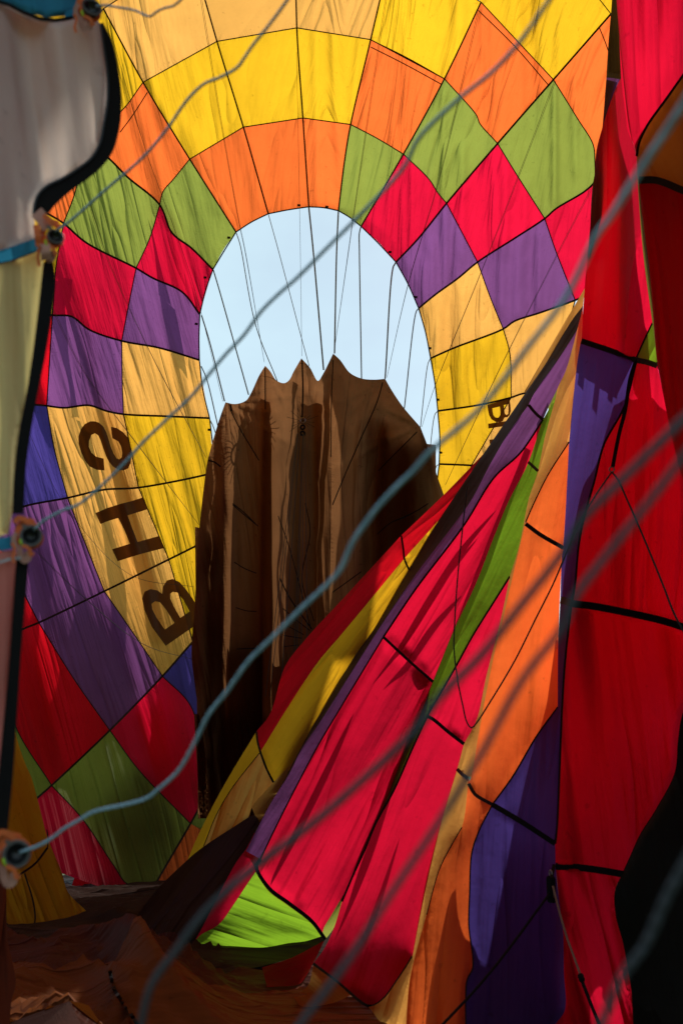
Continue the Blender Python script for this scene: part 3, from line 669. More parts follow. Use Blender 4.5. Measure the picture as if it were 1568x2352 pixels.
# narrow yellow gore
y0 = q('=1333,726 1298,852 1279,893 1276,911', (7.65, 7.95)); yr0 = q('=1338,702 1334,783 1326,830 1314,940 1307,1015', (7.6, 7.3, 7.2)); yr1 = q('=1306,1015 1258,1090 1228,1150 1206,1200', (7.2, 7.3)); yr2 = q('=1206,1200 1188,1276 1170,1353 1155,1419 1140,1478 1115,1598 1100,1679 1082,1785', (7.3, 7.05, 6.9))
yt = q('=1049,1768 1073,1788 1082,1790', (7.38, 6.9))
cr1a, cr1b = q('=1065,1709 1049,1768', (7.4, 7.38)), q('=1049,1768 1030,1830 1019,1867 990,1984 965,2101 947,2197', (7.38, 7.3, 7.05))
strip('A', y0, gr0, cr0, cr1a, yt[:2], rev(yr2), rev(yr1), rev(yr0), np.vstack([yr0[0], y0[0]]), ang=105, fold=(0.04, 0, 0.15))
yr3 = q('=1076,1788 1060,1900 1033,1947 1008,1998 979,2101 950,2207 939,2262 932,2360', (6.9, 6.7, 6.25, 5.9)); yl3 = q('=947,2197 932,2222 910,2255 884,2291 862,2308 846,2313', (7.05, 6.65, 6.45))
strip('A', cr1b, yl3, q('=846,2313 888,2360 932,2360', (6.4, 5.95)), rev(yr3), q('=1076,1788 1073,1788 1049,1768', (6.9, 7.38)), ang=105, fold=(0.05, 0, 0.14))
# orange gore
or0 = q('=1306,1015 1301,1123 1296,1206 1292,1258', (7.2, 7.0)); or1 = q('=1292,1258 1288,1310 1281,1478 1280,1624', (7.0, 6.8)); ot = q('=1206,1203 1240,1228 1292,1258', (7.3, 7.0))
strip('O', yr1, ot, rev(or0), ang=100, fold=(0.04, 0, 0.13))
or2 = q('=1280,1624 1232,1690 1177,1783 1130,1848', (6.8, 6.6, 6.5)); or3 = q('=1130,1848 1100,1907 1083,1958 1078,2050 1076,2123 1085,2222 1072,2251 1069,2291 1069,2400', (6.5, 6.2, 5.9, 5.7))
ot2 = q('=1076,1800 1090,1824 1130,1848', (6.9, 6.5))
strip('O', yr2, q('=1082,1785 1076,1800', (6.9, 6.9)), ot2, rev(or2), rev(or1), rev(ot), ang=97, fold=(0.06, 0, 0.3), fix=12)
strip('O', yr3, q('=932,2360 936,2420 1069,2400', (5.9, 5.7)), rev(or3), rev(ot2), ang=95, fold=(0.06, 0, 0.16))
# indigo gore
bt = q('=1334,783 1400,805 1461,827', (7.3, 7.1, 6.9)); bl0 = q('=1333,783 1325,830 1313,940 1306,1015', (7.35, 7.2)); br0 = q('=1461,827 1433,933 1386,1021 1364,1105 1345,1172 1329,1247 1320,1339 1312,1386', (6.9, 6.7, 6.6)); bt2 = q('=1286,1378 1300,1381 1312,1386', (6.9, 6.6))
bl1 = q('=1306,1015 1296,1206 1288,1310 1286,1378', (7.2, 6.9)); bl2 = q('=1286,1378 1281,1478 1280,1624', (6.9, 6.8)); br1 = q('=1312,1386 1298,1507 1290,1624 1285,1750 1278,1903 1274,1938', (6.6, 6.5, 6.2))
strip('B', bl0, bl1, bt2, rev(br0), rev(bt), ang=97, fold=(0.06, 0, 0.16))
bm = q('=1130,1848 1199,1889 1274,1938', (6.5, 6.3, 6.2))
strip('B', bl2, or2, bm, rev(br1), rev(bt2), ang=95, fold=(0.05, 0, 0.25))
bb = q('=1274,1938 1276,1998 1283,2068 1292,2141 1294,2233 1296,2321 1270,2360 1260,2400', (6.2, 6.0, 5.7)); 
strip('B', or3, q('=1069,2400 1260,2400', (5.7, 5.7)), rev(bb), rev(bm), ang=93, fold=(0.09, 0, 0.4), fix=16, back='P')
# crimson wall at the right
rA = q('=1364,403 1350,574 1342,684 1334,783', (7.6, 7.3)); rB = q('=1461,359 1475,574 1497,742', (6.6, 6.6)); rtop = q('=1364,403 1372,330 1430,176 1445,300 1461,359', (7.6, 7.0, 6.6))
gtri = q('=1497,742 1478,782 1461,820', (6.6, 6.9)); gtr2 = q('=1497,742 1503,790 1508,830', (6.6, 6.5)); gtb = q('=1461,827 1485,832 1508,840', (6.9, 6.5))
strip('C', rA, bt, q('=1461,827 1461,820', (6.9, 6.9)), rev(gtri), rev(rB), rev(rtop), ang=93, fold=(0.13, 0, 0.2), fix=14, back='CL')
strip('L', gtri, q('=1461,820 1461,827', (6.9, 6.9)), gtb, rev(gtr2), fold=(0.01, 0, 0.1), step=6)
rR = q('=1508,840 1518,886 1540,995 1568,1105 1600,1230 1640,1450', (6.5, 6.45, 6.4)); rt2 = q('=1312,1386 1360,1392 1452,1410 1525,1427 1640,1465', (6.6, 6.5, 6.4))
strip('C', br0, rt2, q('=1640,1465 1640,1450', (6.4, 6.4)), rev(rR), rev(gtb), ang=92, fold=(0.16, 0, 0.26), fix=14, back='CL')
r4r = q('=1640,1465 1605,1560 1568,1640 1558,1697 1550,1775 1507,1859 1470,1918 1448,1966 1430,2006', (6.4, 6.2, 5.9)); r4b = q('=1275,1990 1323,1992 1378,1999 1430,2008', (6.1, 5.9))
br2 = q('=1274,1938 1275,1990', (6.2, 6.1))
strip('C', br1, br2, r4b, rev(r4r), rev(rt2), ang=83, fold=(0.20, 0, 0.30), fix=14, back='CL')
r5r = q('=1430,2008 1418,2026 1410,2050 1413,2105 1428,2160 1439,2215 1448,2270 1455,2400', (5.9, 5.75, 5.55)); bbl = q('=1275,1990 1283,2068 1292,2141 1294,2233 1296,2321 1270,2360 1260,2400', (6.1, 5.9, 5.7))
strip('C', bbl, q('=1260,2400 1455,2400', (5.7, 5.5)), rev(r5r), rev(r4b), ang=75, fold=(0.13, 0, 0.17), fix=8, back='C')
# near flaps at the upper right
n0 = q('=1415,-60 1415,0 1430,176 1445,300 1461,359', (5.9, 6.2)); n1 = q('=1461,359 1466,330 1485,289 1529,227 1568,172 1640,70', (6.2, 5.8, 5.4))
strip('C', n0, n1, q('=1640,70 1640,-60 1415,-60', (5.4, 5.9)), ang=88, fold=(0.16, 0, 0.3), fix=8)
n2 = q('=1461,359 1462,390 1466,414', (6.2, 6.0)); n3 = q('=1466,414 1505,414 1568,438 1640,470', (6.0, 5.4))
strip('A', n1, q('=1640,70 1640,470', (5.4, 5.4)), rev(n3), rev(n2), ang=60, fold=(0.04, 0, 0.4), back='W')
n4 = q('=1466,414 1472,480 1490,620 1508,830 1518,886 1540,995 1568,1105 1640,1300', (6.0, 5.8, 5.5))
strip('R', n4, q('=1640,1300 1640,470', (5.5, 5.4)), rev(n3), ang=85, fold=(0.12, 0, 0.25), back='W')
cloth('panel', chain(smooth(q('=1461,380 1475,574 1497,742 1507,830', (6.5, 6.4)), 8), smooth(q('=1507,830 1513,832', (6.4, 6.2)), 8), smooth(q('=1513,832 1504,742 1483,574 1466,414', (6.2, 6.0)), 8), smooth(q('=1466,414 1461,380', (6.0, 6.5)), 8)), M['G'], ENV, step=6, seed=901)
# dark gap behind the flaps: its shade put into near-black sheets
k0 = q('=1404,-60 1404,0 1396,100 1392,168', (8.4, 8.2)); k1 = q('=1430,-60 1430,0 1440,176', (8.0, 7.6))
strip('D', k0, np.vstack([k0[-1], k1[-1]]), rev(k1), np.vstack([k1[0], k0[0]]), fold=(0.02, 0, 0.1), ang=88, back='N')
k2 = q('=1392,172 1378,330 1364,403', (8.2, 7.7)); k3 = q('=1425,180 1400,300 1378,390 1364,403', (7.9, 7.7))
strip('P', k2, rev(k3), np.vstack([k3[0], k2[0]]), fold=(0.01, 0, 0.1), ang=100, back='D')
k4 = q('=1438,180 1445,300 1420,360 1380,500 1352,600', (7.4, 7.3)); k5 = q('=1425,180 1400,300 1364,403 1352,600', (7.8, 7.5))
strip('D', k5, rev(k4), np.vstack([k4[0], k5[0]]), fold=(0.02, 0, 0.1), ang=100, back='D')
# bottle-green cloth at the lower right, almost black
v0 = chain(smooth(q('=1640,1465 1605,1560 1568,1640 1558,1697 1550,1775 1507,1859 1470,1918 1448,1966 1430,2006 1418,2026 1410,2050 1413,2105 1428,2160 1439,2215 1448,2270 1455,2400', (5.8, 5.6, 5.4, 5.3)), 9))
strip('N', v0, q('=1455,2400 1700,2400', (5.3, 4.6)), q('=1700,2400 1700,1465 1640,1465', (4.6, 5.5, 5.8)), ang=80, fold=(0.08, 0, 0.4), step=12, back='D')
# the same side carries on past the edge of the view
for c_, ya, yb_, da, db in (('C', -400, 72, 5.35, 3.8), ('A', 68, 472, 5.38, 3.8), ('R', 468, 1304, 5.42, 3.9), ('R', 1300, 1470, 5.5, 4.0), ('N', 1464, 2600, 4.9, 3.9)):
    strip(c_, q('=1630,%d 1630,%d' % (ya, yb_), (da, da)), q('=1630,%d 2000,%d 2700,%d' % (yb_, yb_, yb_), (da, (da+db)/2, db)), q('=2700,%d 2700,%d' % (yb_, ya), (db, db)), q('=2700,%d 2000,%d 1630,%d' % (ya, ya, ya), (db, (da+db)/2, da)), step=40, fold=(0.12, 0, 0.5), ang=88, fix=40, back='W')
# lime panel at the foot of the fan, shaded cloth beside and below it
lt = q('=589,2000 617,2045 664,2080 716,2120 740,2150', (8.2, 7.95)); lb = q('=740,2150 700,2162 664,2166 606,2176 532,2173 443,2170', (7.95, 8.1, 8.25, 8.35)); ll = q('=443,2170 459,2149 503,2123 536,2079 565,2035 589,2000', (8.35, 8.45, 8.2))
strip('L', lt, lb, ll, ang=20, fold=(0.16, 0, 0.4), fix=25)
s0 = q('=740,2150 745,2160 690,2190 664,2202 587,2222 459,2242 330,2228 275,2190 271,2167', (7.9, 7.7, 7.7, 8.2))
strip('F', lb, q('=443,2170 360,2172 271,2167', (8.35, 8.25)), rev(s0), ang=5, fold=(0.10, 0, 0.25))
strip('R', q('=745,2160 719,2213 697,2251 686,2261 613,2267', (7.9, 7.3, 7.0)), q('=613,2267 602,2222', (7.0, 7.5)), q('=602,2222 664,2202 690,2190 745,2160', (7.5, 7.9)), ang=160, fold=(0.06, 0, 0.2))
w0 = q('=569,1878 459,1951 421,1984 362,2042 319,2097 286,2152 271,2167', (9.7, 9.6, 8.9, 8.5)); w1 = q('=597,1889 562,1955 543,1980 500,2060 470,2120 443,2170', (9.5, 9.0, 8.35))
strip('D', w0, q('=271,2167 360,2172 443,2170', (8.3, 8.35)), rev(w1), q('=597,1889 585,1872 569,1878', (9.5, 9.7)), ang=125, fold=(0.12, 0, 0.35), fix=14, back='D')  # dark wedge fold: its shade put into the cloth colour
strip('C', w1[1:], ll, q('=589,2000 578,1980 562,1955', (8.2, 9.0)), ang=125, fold=(0.03, 0, 0.2))
strip('A', q('=719,2217 708,2262 675,2291', (7.4, 7.0)), q('=675,2291 690,2310 760,2305 805,2286', (6.6, 6.5)), q('=805,2286 774,2258 719,2217', (6.6, 7.4)), ang=40, fold=(0.08, 0, 0.2), step=6)
# unseen layers added behind the right side to shade it and close gaps
def layer(c, pts, dd, ang=90, fold=(0.25, 0, 0.5)):
    global sd
    sd += 1
    p = np.column_stack([np.asarray(pts, float), np.full(len(pts), float(dd)) if np.isscalar(dd) else np.asarray(dd, float)])
    ol = np.vstack([smooth(np.array([p[i], p[(i+1) % len(p)]]), 16)[:-1] for i in range(len(p))])
    cloth('added_shade_layer', ol, M[c], ENV, step=16, fold=fold, ang=ang, seed=sd, edge_fix=4)
layer('C', [(1415, -60), (1452, -60), (1462, 350), (1440, 300), (1425, 176)], 6.25, fold=(0.02, 0, 0.3))
def bands(c, dd, rows, fold=(0.03, 0, 0.3)):
    for (x0, y0, x1, y1, w) in rows:
        layer(c, [(x0-w*0.3, y0), (x0+w*0.4, y0), (x1+w*0.6, y1), (x1-w*0.5, y1)], dd+0.3, fold=fold)
layer('CL', [(1300, 1330), (1660, 1410), (1660, 1540), (1300, 1460)], [7.05, 6.85, 6.8, 7.0], fold=(0.01, 0, 0.3))
layer('W', [(1470, 390), (1660, 430), (1660, 540), (1476, 500)], [6.3, 5.75, 5.75, 6.25], fold=(0.01, 0, 0.3))
layer('D', [(1440, 340), (1480, 380), (1535, 850), (1470, 845)], 7.0, fold=(0.01, 0, 0.3))
layer('G', [(1258, 930), (1290, 870), (1300, 890), (1262, 1010)], 8.35, fold=(0.01, 0, 0.3))
layer('CL', [(1500, 820), (1720, 820), (1720, 1330), (1600, 1330), (1545, 1010)], 7.05, fold=(0.02, 0, 0.3))
bands('R', 7.45, [(1352, 620, 1345, 780, 24), (1400, 480, 1388, 790, 18), (1436, 420, 1440, 800, 16), (1478, 600, 1482, 760, 14)])
bands('R', 6.95, [(1452, 860, 1440, 1380, 22), (1500, 870, 1520, 1400, 26), (1540, 1010, 1590, 1430, 30), (1370, 1120, 1352, 1380, 20)])
bands('R', 6.6, [(1350, 1400, 1400, 1990, 26), (1440, 1420, 1470, 1900, 30), (1320, 1400, 1330, 1985, 20), (1520, 1440, 1530, 1800, 26)])
bands('R', 6.25, [(1300, 2010, 1345, 2400, 18), (1330, 2010, 1390, 2400, 20), (1368, 2010, 1430, 2360, 18), (1400, 2015, 1450, 2330, 14)])
for p_, w_ in (([(1205, 1060), (1120, 1165), (1040, 1290), (960, 1420), (900, 1500)], 16), ([(1130, 1245), (1050, 1345), (985, 1440), (930, 1500)], 14), ([(1160, 1130), (1085, 1225), (1010, 1330)], 8), ([(860, 1560), (800, 1700), (730, 1850)], 16), ([(960, 1700), (905, 1850), (850, 2000)], 18), ([(1000, 1760), (945, 1950), (880, 2150)], 16)):  # unseen slivers added behind the crimson panels for dark streaks
    c_ = smooth(p_, 20); h_ = np.sin(np.linspace(0.02, math.pi-0.02, len(c_)))[:, None]**0.8*w_*0.55
    layer('CL', np.vstack([c_-h_*np.array([1.0, 0.1]), (c_+h_*np.array([1.0, 0.4]))[::-1]]), 8.75 if p_[0][0] > 1100 or p_[0][0] < 900 else 8.0, fold=(0.01, 0, 0.3))
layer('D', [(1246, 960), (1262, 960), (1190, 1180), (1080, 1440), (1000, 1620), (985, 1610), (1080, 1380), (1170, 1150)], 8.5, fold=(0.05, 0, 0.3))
strip('G', e5c, q('=747,2158 767,2130 785,2071', (7.95, 7.75)), q('=785,2071 785,2061', (7.7, 7.95)), fold=(0.01, 0, 0.1), step=5)
# black tapes of this side
for p, w in ((e4a, 4.5), (e4b, 3.5), (ct, 6.5), (cb, 8.5), (gr1, 4.5), (gb, 5), (ct2, 8), (np.vstack([cbt, cbr[1:]]), 6.5), (yr1, 3), (ot, 9.5), (or2, 4), (or3, 3.5), (ot2, 8), (bm, 12),
             (br0, 5), (br1, 5), (np.vstack([bt, gtb[1:]]), 13), (np.vstack([bt2, rt2[1:]]), 17), (r4b, 16), (gtri, 4), (np.vstack([t1, t1b[1:]]), 4.5), (np.vstack([t2, t2b[1:]]), 5), (ysm, 2), (n1, 6), (n3, 17),
             (pt, 7), (r4r, 4), (yr3[1:5], 2.5), (q('=1049,1766 1060,1778 1074,1788', (7.38, 6.9)), 8), (q('=1212,1061 1224,1072 1235,1082', (8.0, 7.75)), 7), (q('=1392,172 1410,174 1440,180', (8.1, 7.3)), 12), (q('=1430,2008 1500,2025 1568,2050 1640,2080', (5.55, 5.1)), 14)):
    tape(p, w)

# ------------------------------------------------------------------ folds at the lower left
o0 = q('=22,1600 38,1690 60,1757 73,1786 88,1841 99,1885 110,1925 128,1969 143,2006 157,2050 201,2097 201,2108 176,2128', (10.5, 9.8, 9.2)); o1 = q('=176,2128 143,2130 80,2139 10,2140', (9.1, 9.0)); o2 = q('=10,2140 -60,2130 -60,1600 22,1600', (9.0, 9.5, 10.5))
strip('Y', o0, o1, o2, ang=70, fold=(0.08, 0, 0.5), fix=14)
tape(q('=110,1947 81,1984 45,2010 10,2040', (9.6, 9.3)), 5, mat=TAPE, off=-0.12); tape(q('=57,2006 77,2072 81,2116 73,2141', (9.5, 9.1)), 4, mat=TAPE, off=-0.12); tape(q('=108,1905 111,1925 110,1947', (9.8, 9.6)), 3, mat=TAPE, off=-0.1)
strip('FR', q('=-40,1960 5,1975 14,2030 18,2160 29,2207 37,2260 27,2300 22,2420', (4.6, 4.4)), q('=22,2420 -80,2420 -80,1960 -40,1960', (4.4, 4.6)), ang=88, fold=(0.05, 0, 0.2), back='W')  # crimson cloth in shade: the shade put in by a dark rust colour
# ------------------------------------------------------------------ brown parachute valve hanging in front of the crown opening
PAR = thing('parachute_valve', 'brown nylon parachute valve hanging in peaks below the bright crown opening', 'parachute valve')
TOPL = q('=440,1500 447,1400 455,1250 463,1165 472,1090 477,1058 487,1020 505,960 518,924')
SEG = [('=518,924 540,928 565,920 576,904 595,863 609,840'), ('=609,840 620,852 635,874 653,880 664,873 675,852 692,823'), ('=692,823 712,845 730,875 741,860 765,812'),
       ('=765,812 781,827 803,856 829,869 858,872 884,870'), ('=884,870 899,896 924,933 965,981'), ('=965,981 983,1028 1005,1098 1016,1129 1035,1190')]
def pdepth(x, y):
    x = np.asarray(x, float); y = np.asarray(y, float)
    d = 14.3-1.7*sstep(900, 1900, y)-0.35*((x-720)/280)**2
    k = sstep(830, 1050, y)
    u = x+vn(y/240, x*0+3, 77)*9
    f = 0.0
    for c, w, a in ((513, 9, .30), (528, 8, .25), (602, 12, .42), (622, 11, .35), (694, 6, .22), (722, 16, .40), (745, 13, .34), (764, 6, .25), (842, 22, .22), (884, 10, .25), (905, 18, .3), (945, 12, .2), (482, 10, .25), (560, 9, .12), (655, 9, .10), (800, 14, .13)):
        f = f+a*0.5*np.exp(-((u-c)/(w*1.7))**2)
    n = vn(u/46, y/300, 61)*0.10+vn(u/17, y/200, 62)*0.025
    for i_, (px, py) in enumerate(((518, 924), (609, 840), (692, 823), (765, 812), (884, 870), (965, 981))):
        rr_ = np.hypot(x-px, y-py); an_ = np.arctan2(x-px, y-py)
        n = n+0.13*np.exp(-rr_/110)*np.minimum(1, rr_/30)*(1-np.abs(vn(an_*4.5+i_*3.3, rr_/300, 70+i_)))**2
    n = n+0.05*vn(x/70+y/110, y/130-x/150, 66)*sstep(840, 940, y)
    return d+f*k*1.1-0.15+n*(0.4+0.6*k)
def pcloth(pts, off=0.0, name='panel', step=6.0):
    global sd
    sd += 1
    return cloth(name, np.column_stack([pts, np.zeros(len(pts))]), M['W'], PAR, depth=lambda x, y: pdepth(x, y)+off, step=step, seed=sd)
XB = [(440, 470), (518, 505), (609, 600), (692, 700), (765, 748), (884, 860), (965, 950), (1035, 1010)]
YB = 1900
def down(k, xt, yt, rev_=False):
    e = smooth([(xt, yt), (xt+(XB[k][1]-xt)*0.4, yt+(YB-yt)*0.45), (XB[k][1], YB)], 6)
    return e[::-1] if rev_ else e
left = smooth(np.vstack([TOPL[::-1], [(446, 1560), (458, 1643), (472, 1734), (476, 1790), (480, 1900)]]), 6)
pcloth(chain(left, smooth([(480, 1900), (505, 1900)], 6), down(1, 518, 924, True)))
for k, s_ in enumerate(SEG):
    p = smooth(q(s_), 5)
    pcloth(chain(down(k+1, *p[0]), smooth([(XB[k+1][1], YB), (XB[k+2][1], YB)], 6), down(k+2, *p[-1], True), p[::-1]))
# doubled cloth in the deep pleats, plus unseen sheets added to darken the valve
for x0, x1, x2, x3, yt in ((506, 519, 496, 510, 985), (522, 533, 512, 528, 1000), (594, 609, 584, 612, 905), (611, 632, 596, 640, 900), (712, 752, 715, 742, 905), (757, 768, 742, 762, 850), (842, 905, 800, 905, 960), (905, 1000, 900, 1010, 1010), (448, 500, 455, 505, 1210), (536, 600, 520, 600, 1470), (640, 760, 640, 760, 1500), (446, 660, 460, 660, 1640), (688, 697, 690, 699, 860)):
    pcloth(chain(smooth([(x0, yt), (x2, 1880)], 8), smooth([(x2, 1880), (x3, 1880)], 8), smooth([(x3, 1880), (x1, yt+12)], 8), smooth([(x1, yt+12), (x0, yt)], 8)), off=0.16, name='pleat_shade_layer', step=8)
for s_, w in (('E190,1000 250,1120 310,1220 370,1320', 2.6), ('E205,1590 280,1650 350,1720', 2.6), ('E1145,830 1110,950 1000,1200 900,1430 830,1600', 2.6), ('E1360,1140 1240,1260 1180,1320 1118,1385', 2.4),
              ('I1110,215 1200,140 1290,105 1355,70', 2.2), ('I205,30 280,95 365,165', 2.4), ('I215,390 280,430 355,460', 2.4), ('I225,675 290,695 355,700', 2.2), ('I230,935 355,930', 2.2),
              ('E50,1320 90,1330 130,1360', 3.5), ('I500,490 560,610 700,810', 3.0), ('I520,680 600,750 690,820', 2.2), ('I490,100 560,300 690,790', 2.0), ('I525,850 640,868', 2.2), ('I525,920 620,910', 2.0),
              ('I660,20 690,200 640,500 715,760', 2.2), ('I830,580 900,530 1010,450', 2.4), ('I530,780 650,845', 2.0), ('E640,690 645,860 640,1060', 3.6), ('E1430,1590 1350,1640 1220,1700', 2.4), ('E408,740 410,1000', 2.6), ('E835,690 825,900 820,1300', 2.2), ('E190,970 200,1010', 4)):
    ribbon('seam_tape', q(s_), w, BLACK, PAR, depth=lambda x, y: pdepth(x, y), off=-0.05, thick=0.012)
pc = lift([(695.5, 968, float(pdepth(695.5, 968))-0.22)])[0]
rs = np.random.RandomState(4)
for k in range(16):
    a = 2*math.pi*k/16+rs.uniform(-.1, .1); r = rs.uniform(12, 40)
    e = np.array([(695.5+math.cos(a)*t*r, 968+math.sin(a)*t*r*0.9) for t in (0.03, 0.35, 0.7, 1.0)])
    ribbon('centring_seam', e, 0.9, BLACK, PAR, depth=pdepth, off=-0.05, thick=0.01)
vv = []; ff = []
def ring_mesh(c, R, r, nrm, n=20, m=8):
    nrm = Vector(nrm).normalized(); a = nrm.orthogonal().normalized(); b = nrm.cross(a); V = []; F = []
    for i in range(n):
        th = 2*math.pi*i/n; dr = a*math.cos(th)+b*math.sin(th)
        for j in range(m):
            ph = 2*math.pi*j/m; V.append(Vector(c)+dr*(R+r*math.cos(ph))+nrm*r*math.sin(ph))
    for i in range(n):
        for j in range(m):
            F.append((i*m+j, i*m+(j+1) % m, ((i+1) % n)*m+(j+1) % m, ((i+1) % n)*m+j))
    return V, F
STEEL = plain('dull_steel', (0.18, 0.17, 0.16), rough=0.35, metal=0.8, noise=0.2)
V, F = ring_mesh(pc+np.array([0, -0.04, 0]), 0.035, 0.011, (0, 1, 0)); obj_from('centre_ring', V, F, STEEL, PAR)
V, F = ring_mesh(pc+np.array([0, -0.04, -0.10]), 0.030, 0.013, (0.3, 1, 0)); obj_from('centre_ring', V, F, BLACK, PAR)
V, F = ring_mesh(pc+np.array([0, -0.04, -0.19]), 0.028, 0.015, (-0.2, 1, 0)); obj_from('centre_ring', V, F, BLACK, PAR)
def P3(x, y, d): return lift([(x, y, d)])[0]
for dx in (0, 5, 14, -40, -48, 26, -22):
    a = pc+np.array([dx*0.0015, -0.06, -0.2]); b = P3(672+dx*1.3, 1600, 12.4)
    tube('pull_cord', np.array([a+(b-a)*t for t in np.linspace(0, 1, 8)]), 0.0045, CORD, PAR, sides=5)
# crown ring behind the valve: its spoked shadow falls on the brown cloth
CRN = thing('crown_ring', 'metal crown ring with spokes of cord, shadowed on the brown valve', 'ring')
cc = P3(590, 1000, 14.4)+SUNV*0.75
V, F = ring_mesh(cc, 0.115, 0.016, SUNV, 28); obj_from('hoop', V, F, STEEL, CRN)
ax = Vector(SUNV).orthogonal().normalized(); bx = Vector(SUNV).cross(ax)
for k in range(22):
    th = 2*math.pi*k/22; dv = np.array(ax*math.cos(th)+bx*math.sin(th))
    tube('crown_cord', np.array([cc+dv*0.115, cc+dv*0.19, cc+dv*(0.26+0.04*(k % 3))]), 0.006, CORD, CRN, sides=5)

# ------------------------------------------------------------------ lines crossing the opening
ORD = ['first', 'second', 'third', 'fourth', 'fifth', 'sixth', 'seventh', 'eighth', 'ninth', 'tenth', 'eleventh', 'twelfth', 'thirteenth', 'fourteenth']
VL = [([(463, 724), (480, 780), (516, 922)], 3.0), ([(462, 841), (474, 868), (501, 980)], 2.6), ([(481, 962), (488, 975), (498, 1003)], 2.4), ([(490, 620), (502, 660), (571, 907)], 2.8), ([(542, 533), (551, 560), (587, 746), (637, 876)], 2.0),
      ([(616, 491), (639, 574), (692, 775), (710, 841)], 1.6), ([(709, 475), (719, 574), (743, 850)], 3.6), ([(777, 484), (773, 574), (768, 812)], 3.4), ([(829, 520), (825, 535), (825, 574), (830, 870)], 2.8), ([(909, 602), (903, 612), (884, 870)], 3.4),
      ([(961, 708), (956, 714), (928, 938)], 2.6), ([(988, 823), (983, 833), (965, 981)], 1.9), ([(1005, 944), (999, 950), (986, 1040)], 1.9), ([(1008, 1066), (1002, 1070), (998, 1085)], 1.9)]
VL.sort(key=lambda e: e[0][0][0])
for k, (p, w) in enumerate(VL):
    p = smooth(p, 10); t = np.linspace(0, 1, len(p)); d = wall(p[:1, 0], p[:1, 1])[0]*(1-t)+(pdepth(p[-1:, 0], p[-1:, 1])[0])*t
    P = lift(np.column_stack([p, d])); 
    o = ribbon('vent_line', np.column_stack([p, d]), w, VLINE, None, off=-0.02, thick=0.006)
    tag(o, 'flat dark vent line, %s from the left of those crossing the bright crown opening' % ORD[k], 'line', 'vent lines across the crown opening')
TW = [([(461, 0), (500, 240), (549, 513), (562, 574), (607, 832)], 2), ([(681, 120), (688, 480), (690, 600), (693, 818)], 1), ([(884, 0), (838, 311), (809, 509), (800, 574), (767, 808)], 2), ([(1096, 29), (1010, 400), (937, 651), (888, 867)], 2),
      ([(1272, 187), (1115, 596), (996, 893), (968, 981)], 2), ([(1366, 414), (1283, 574), (1140, 860), (1022, 1114)], 2), ([(205, 470), (238, 574), (350, 820), (474, 1052)], 2), ([(120, 710), (190, 850), (330, 1040), (457, 1205)], 2), ([(60, 980), (150, 1160), (300, 1320), (445, 1348)], 1),
      ([(240, 20), (330, 330), (440, 640), (512, 922)], 1), ([(66, 1250), (190, 1370), (330, 1480), (445, 1515)], 2)]
where = ['thin paired cord running down from the top amber panel to the leftmost tall valve peak', 'single thin cord dropping to the middle peak of the brown valve', 'thin paired cord from the top yellow panel to the tallest valve peak', 'thin paired cord crossing the orange and green panels to the flat valve corner',
         'thin paired cord from the upper right green panel to the right valve corner', 'thin paired cord crossing purple and yellow panels at the far right wall', 'thin paired cord slanting over the left green and crimson panels', 'thin paired cord slanting across the letter S',
         'single thin cord slanting across the letter H', 'single thin cord along the upper left orange panels', 'thin paired cord sagging below the letter B']
for k, (p, n) in enumerate(TW):
    p = smooth(p, 12); t = np.linspace(0, 1, len(p))
    d = np.where(True, wall(p[:1, 0], p[:1, 1])[0]*(1-t)+pdepth(p[-1:, 0], p[-1:, 1])[0]*t, 0)-0.12
    wl = wall_base(p[:, 0], p[:, 1]); d = np.minimum(d, wl-0.22)
    root = thing('centring_line', where[k], 'cord', 'thin centring cords')
    for j in range(n):
        pj = p+np.array([3.2*j, 0])*(1-t[:, None])
        tube('cord', lift(np.column_stack([pj, d])), 0.0028, CORD, root, sides=5)

# ------------------------------------------------------------------ mouth skirt in the left foreground
SK = thing('mouth_skirt', 'pale blurred skirt of the balloon mouth with black scalloped edge at left', 'skirt')
def k1(pts): return [(x*0.26856, y*0.26856) for x, y in pts]
def sk(c, pts, d, name='panel', fold=(0.035, 0, 0.12), ang=85, seed=1, step=7, mat=None, off=0.0):
    p = np.asarray(pts, float); p = np.vstack([p, p[:1]])
    ol = np.vstack([smooth(np.array([p[i], p[i+1]]), step)[:-1] for i in range(len(p)-1)])
    dd = d(ol[:, 0], ol[:, 1]) if callable(d) else np.full(len(ol), d)
    return cloth(name, np.column_stack([ol, dd+off]), mat or M[c], SK, step=step, fold=fold, ang=ang, seed=seed, edge_fix=12)
def skd(x, y): return 2.55-0.00022*(np.asarray(y)-0)-0.0006*(120-np.asarray(x))
inner = k1([(860,200),(890,400),(920,650),(920,850),(890,1050),(850,1230),(780,1350),(680,1430),(540,1520),(400,1590),(330,1660),(300,1730),(285,1830)])
outer = k1([(885,190),(960,350),(1010,560),(1040,800),(1040,960),(1020,1120),(960,1310),(860,1440),(740,1540),(600,1640),(490,1740),(410,1830)])
inner_s, outer_s = smooth(inner, 6), smooth(outer, 6)
sk('KW', np.vstack([k1([(-500,0),(0,20),(80,45),(200,110),(340,165),(480,180),(600,160),(720,120),(820,150)]), inner_s, k1([(300,1900),(310,2040),(100,2110),(0,2140),(-500,2260)])]), skd, seed=21, ang=82, fold=(0.07, 0, 0.12))
sk(None, np.vstack([inner_s, outer_s[::-1]]), skd, name='edge_tape', mat=BLACK, fold=(0, 0, 1), off=-0.012, seed=22)
mid = (smooth(inner, 4)[:: max(1, len(smooth(inner, 4))//60)])
ribbon('edge_piping', np.column_stack([inner_s, skd(inner_s[:, 0], inner_s[:, 1])]), 5, plain('piping_grey', (0.03, 0.032, 0.036), rough=0.5), SK, off=-0.02)
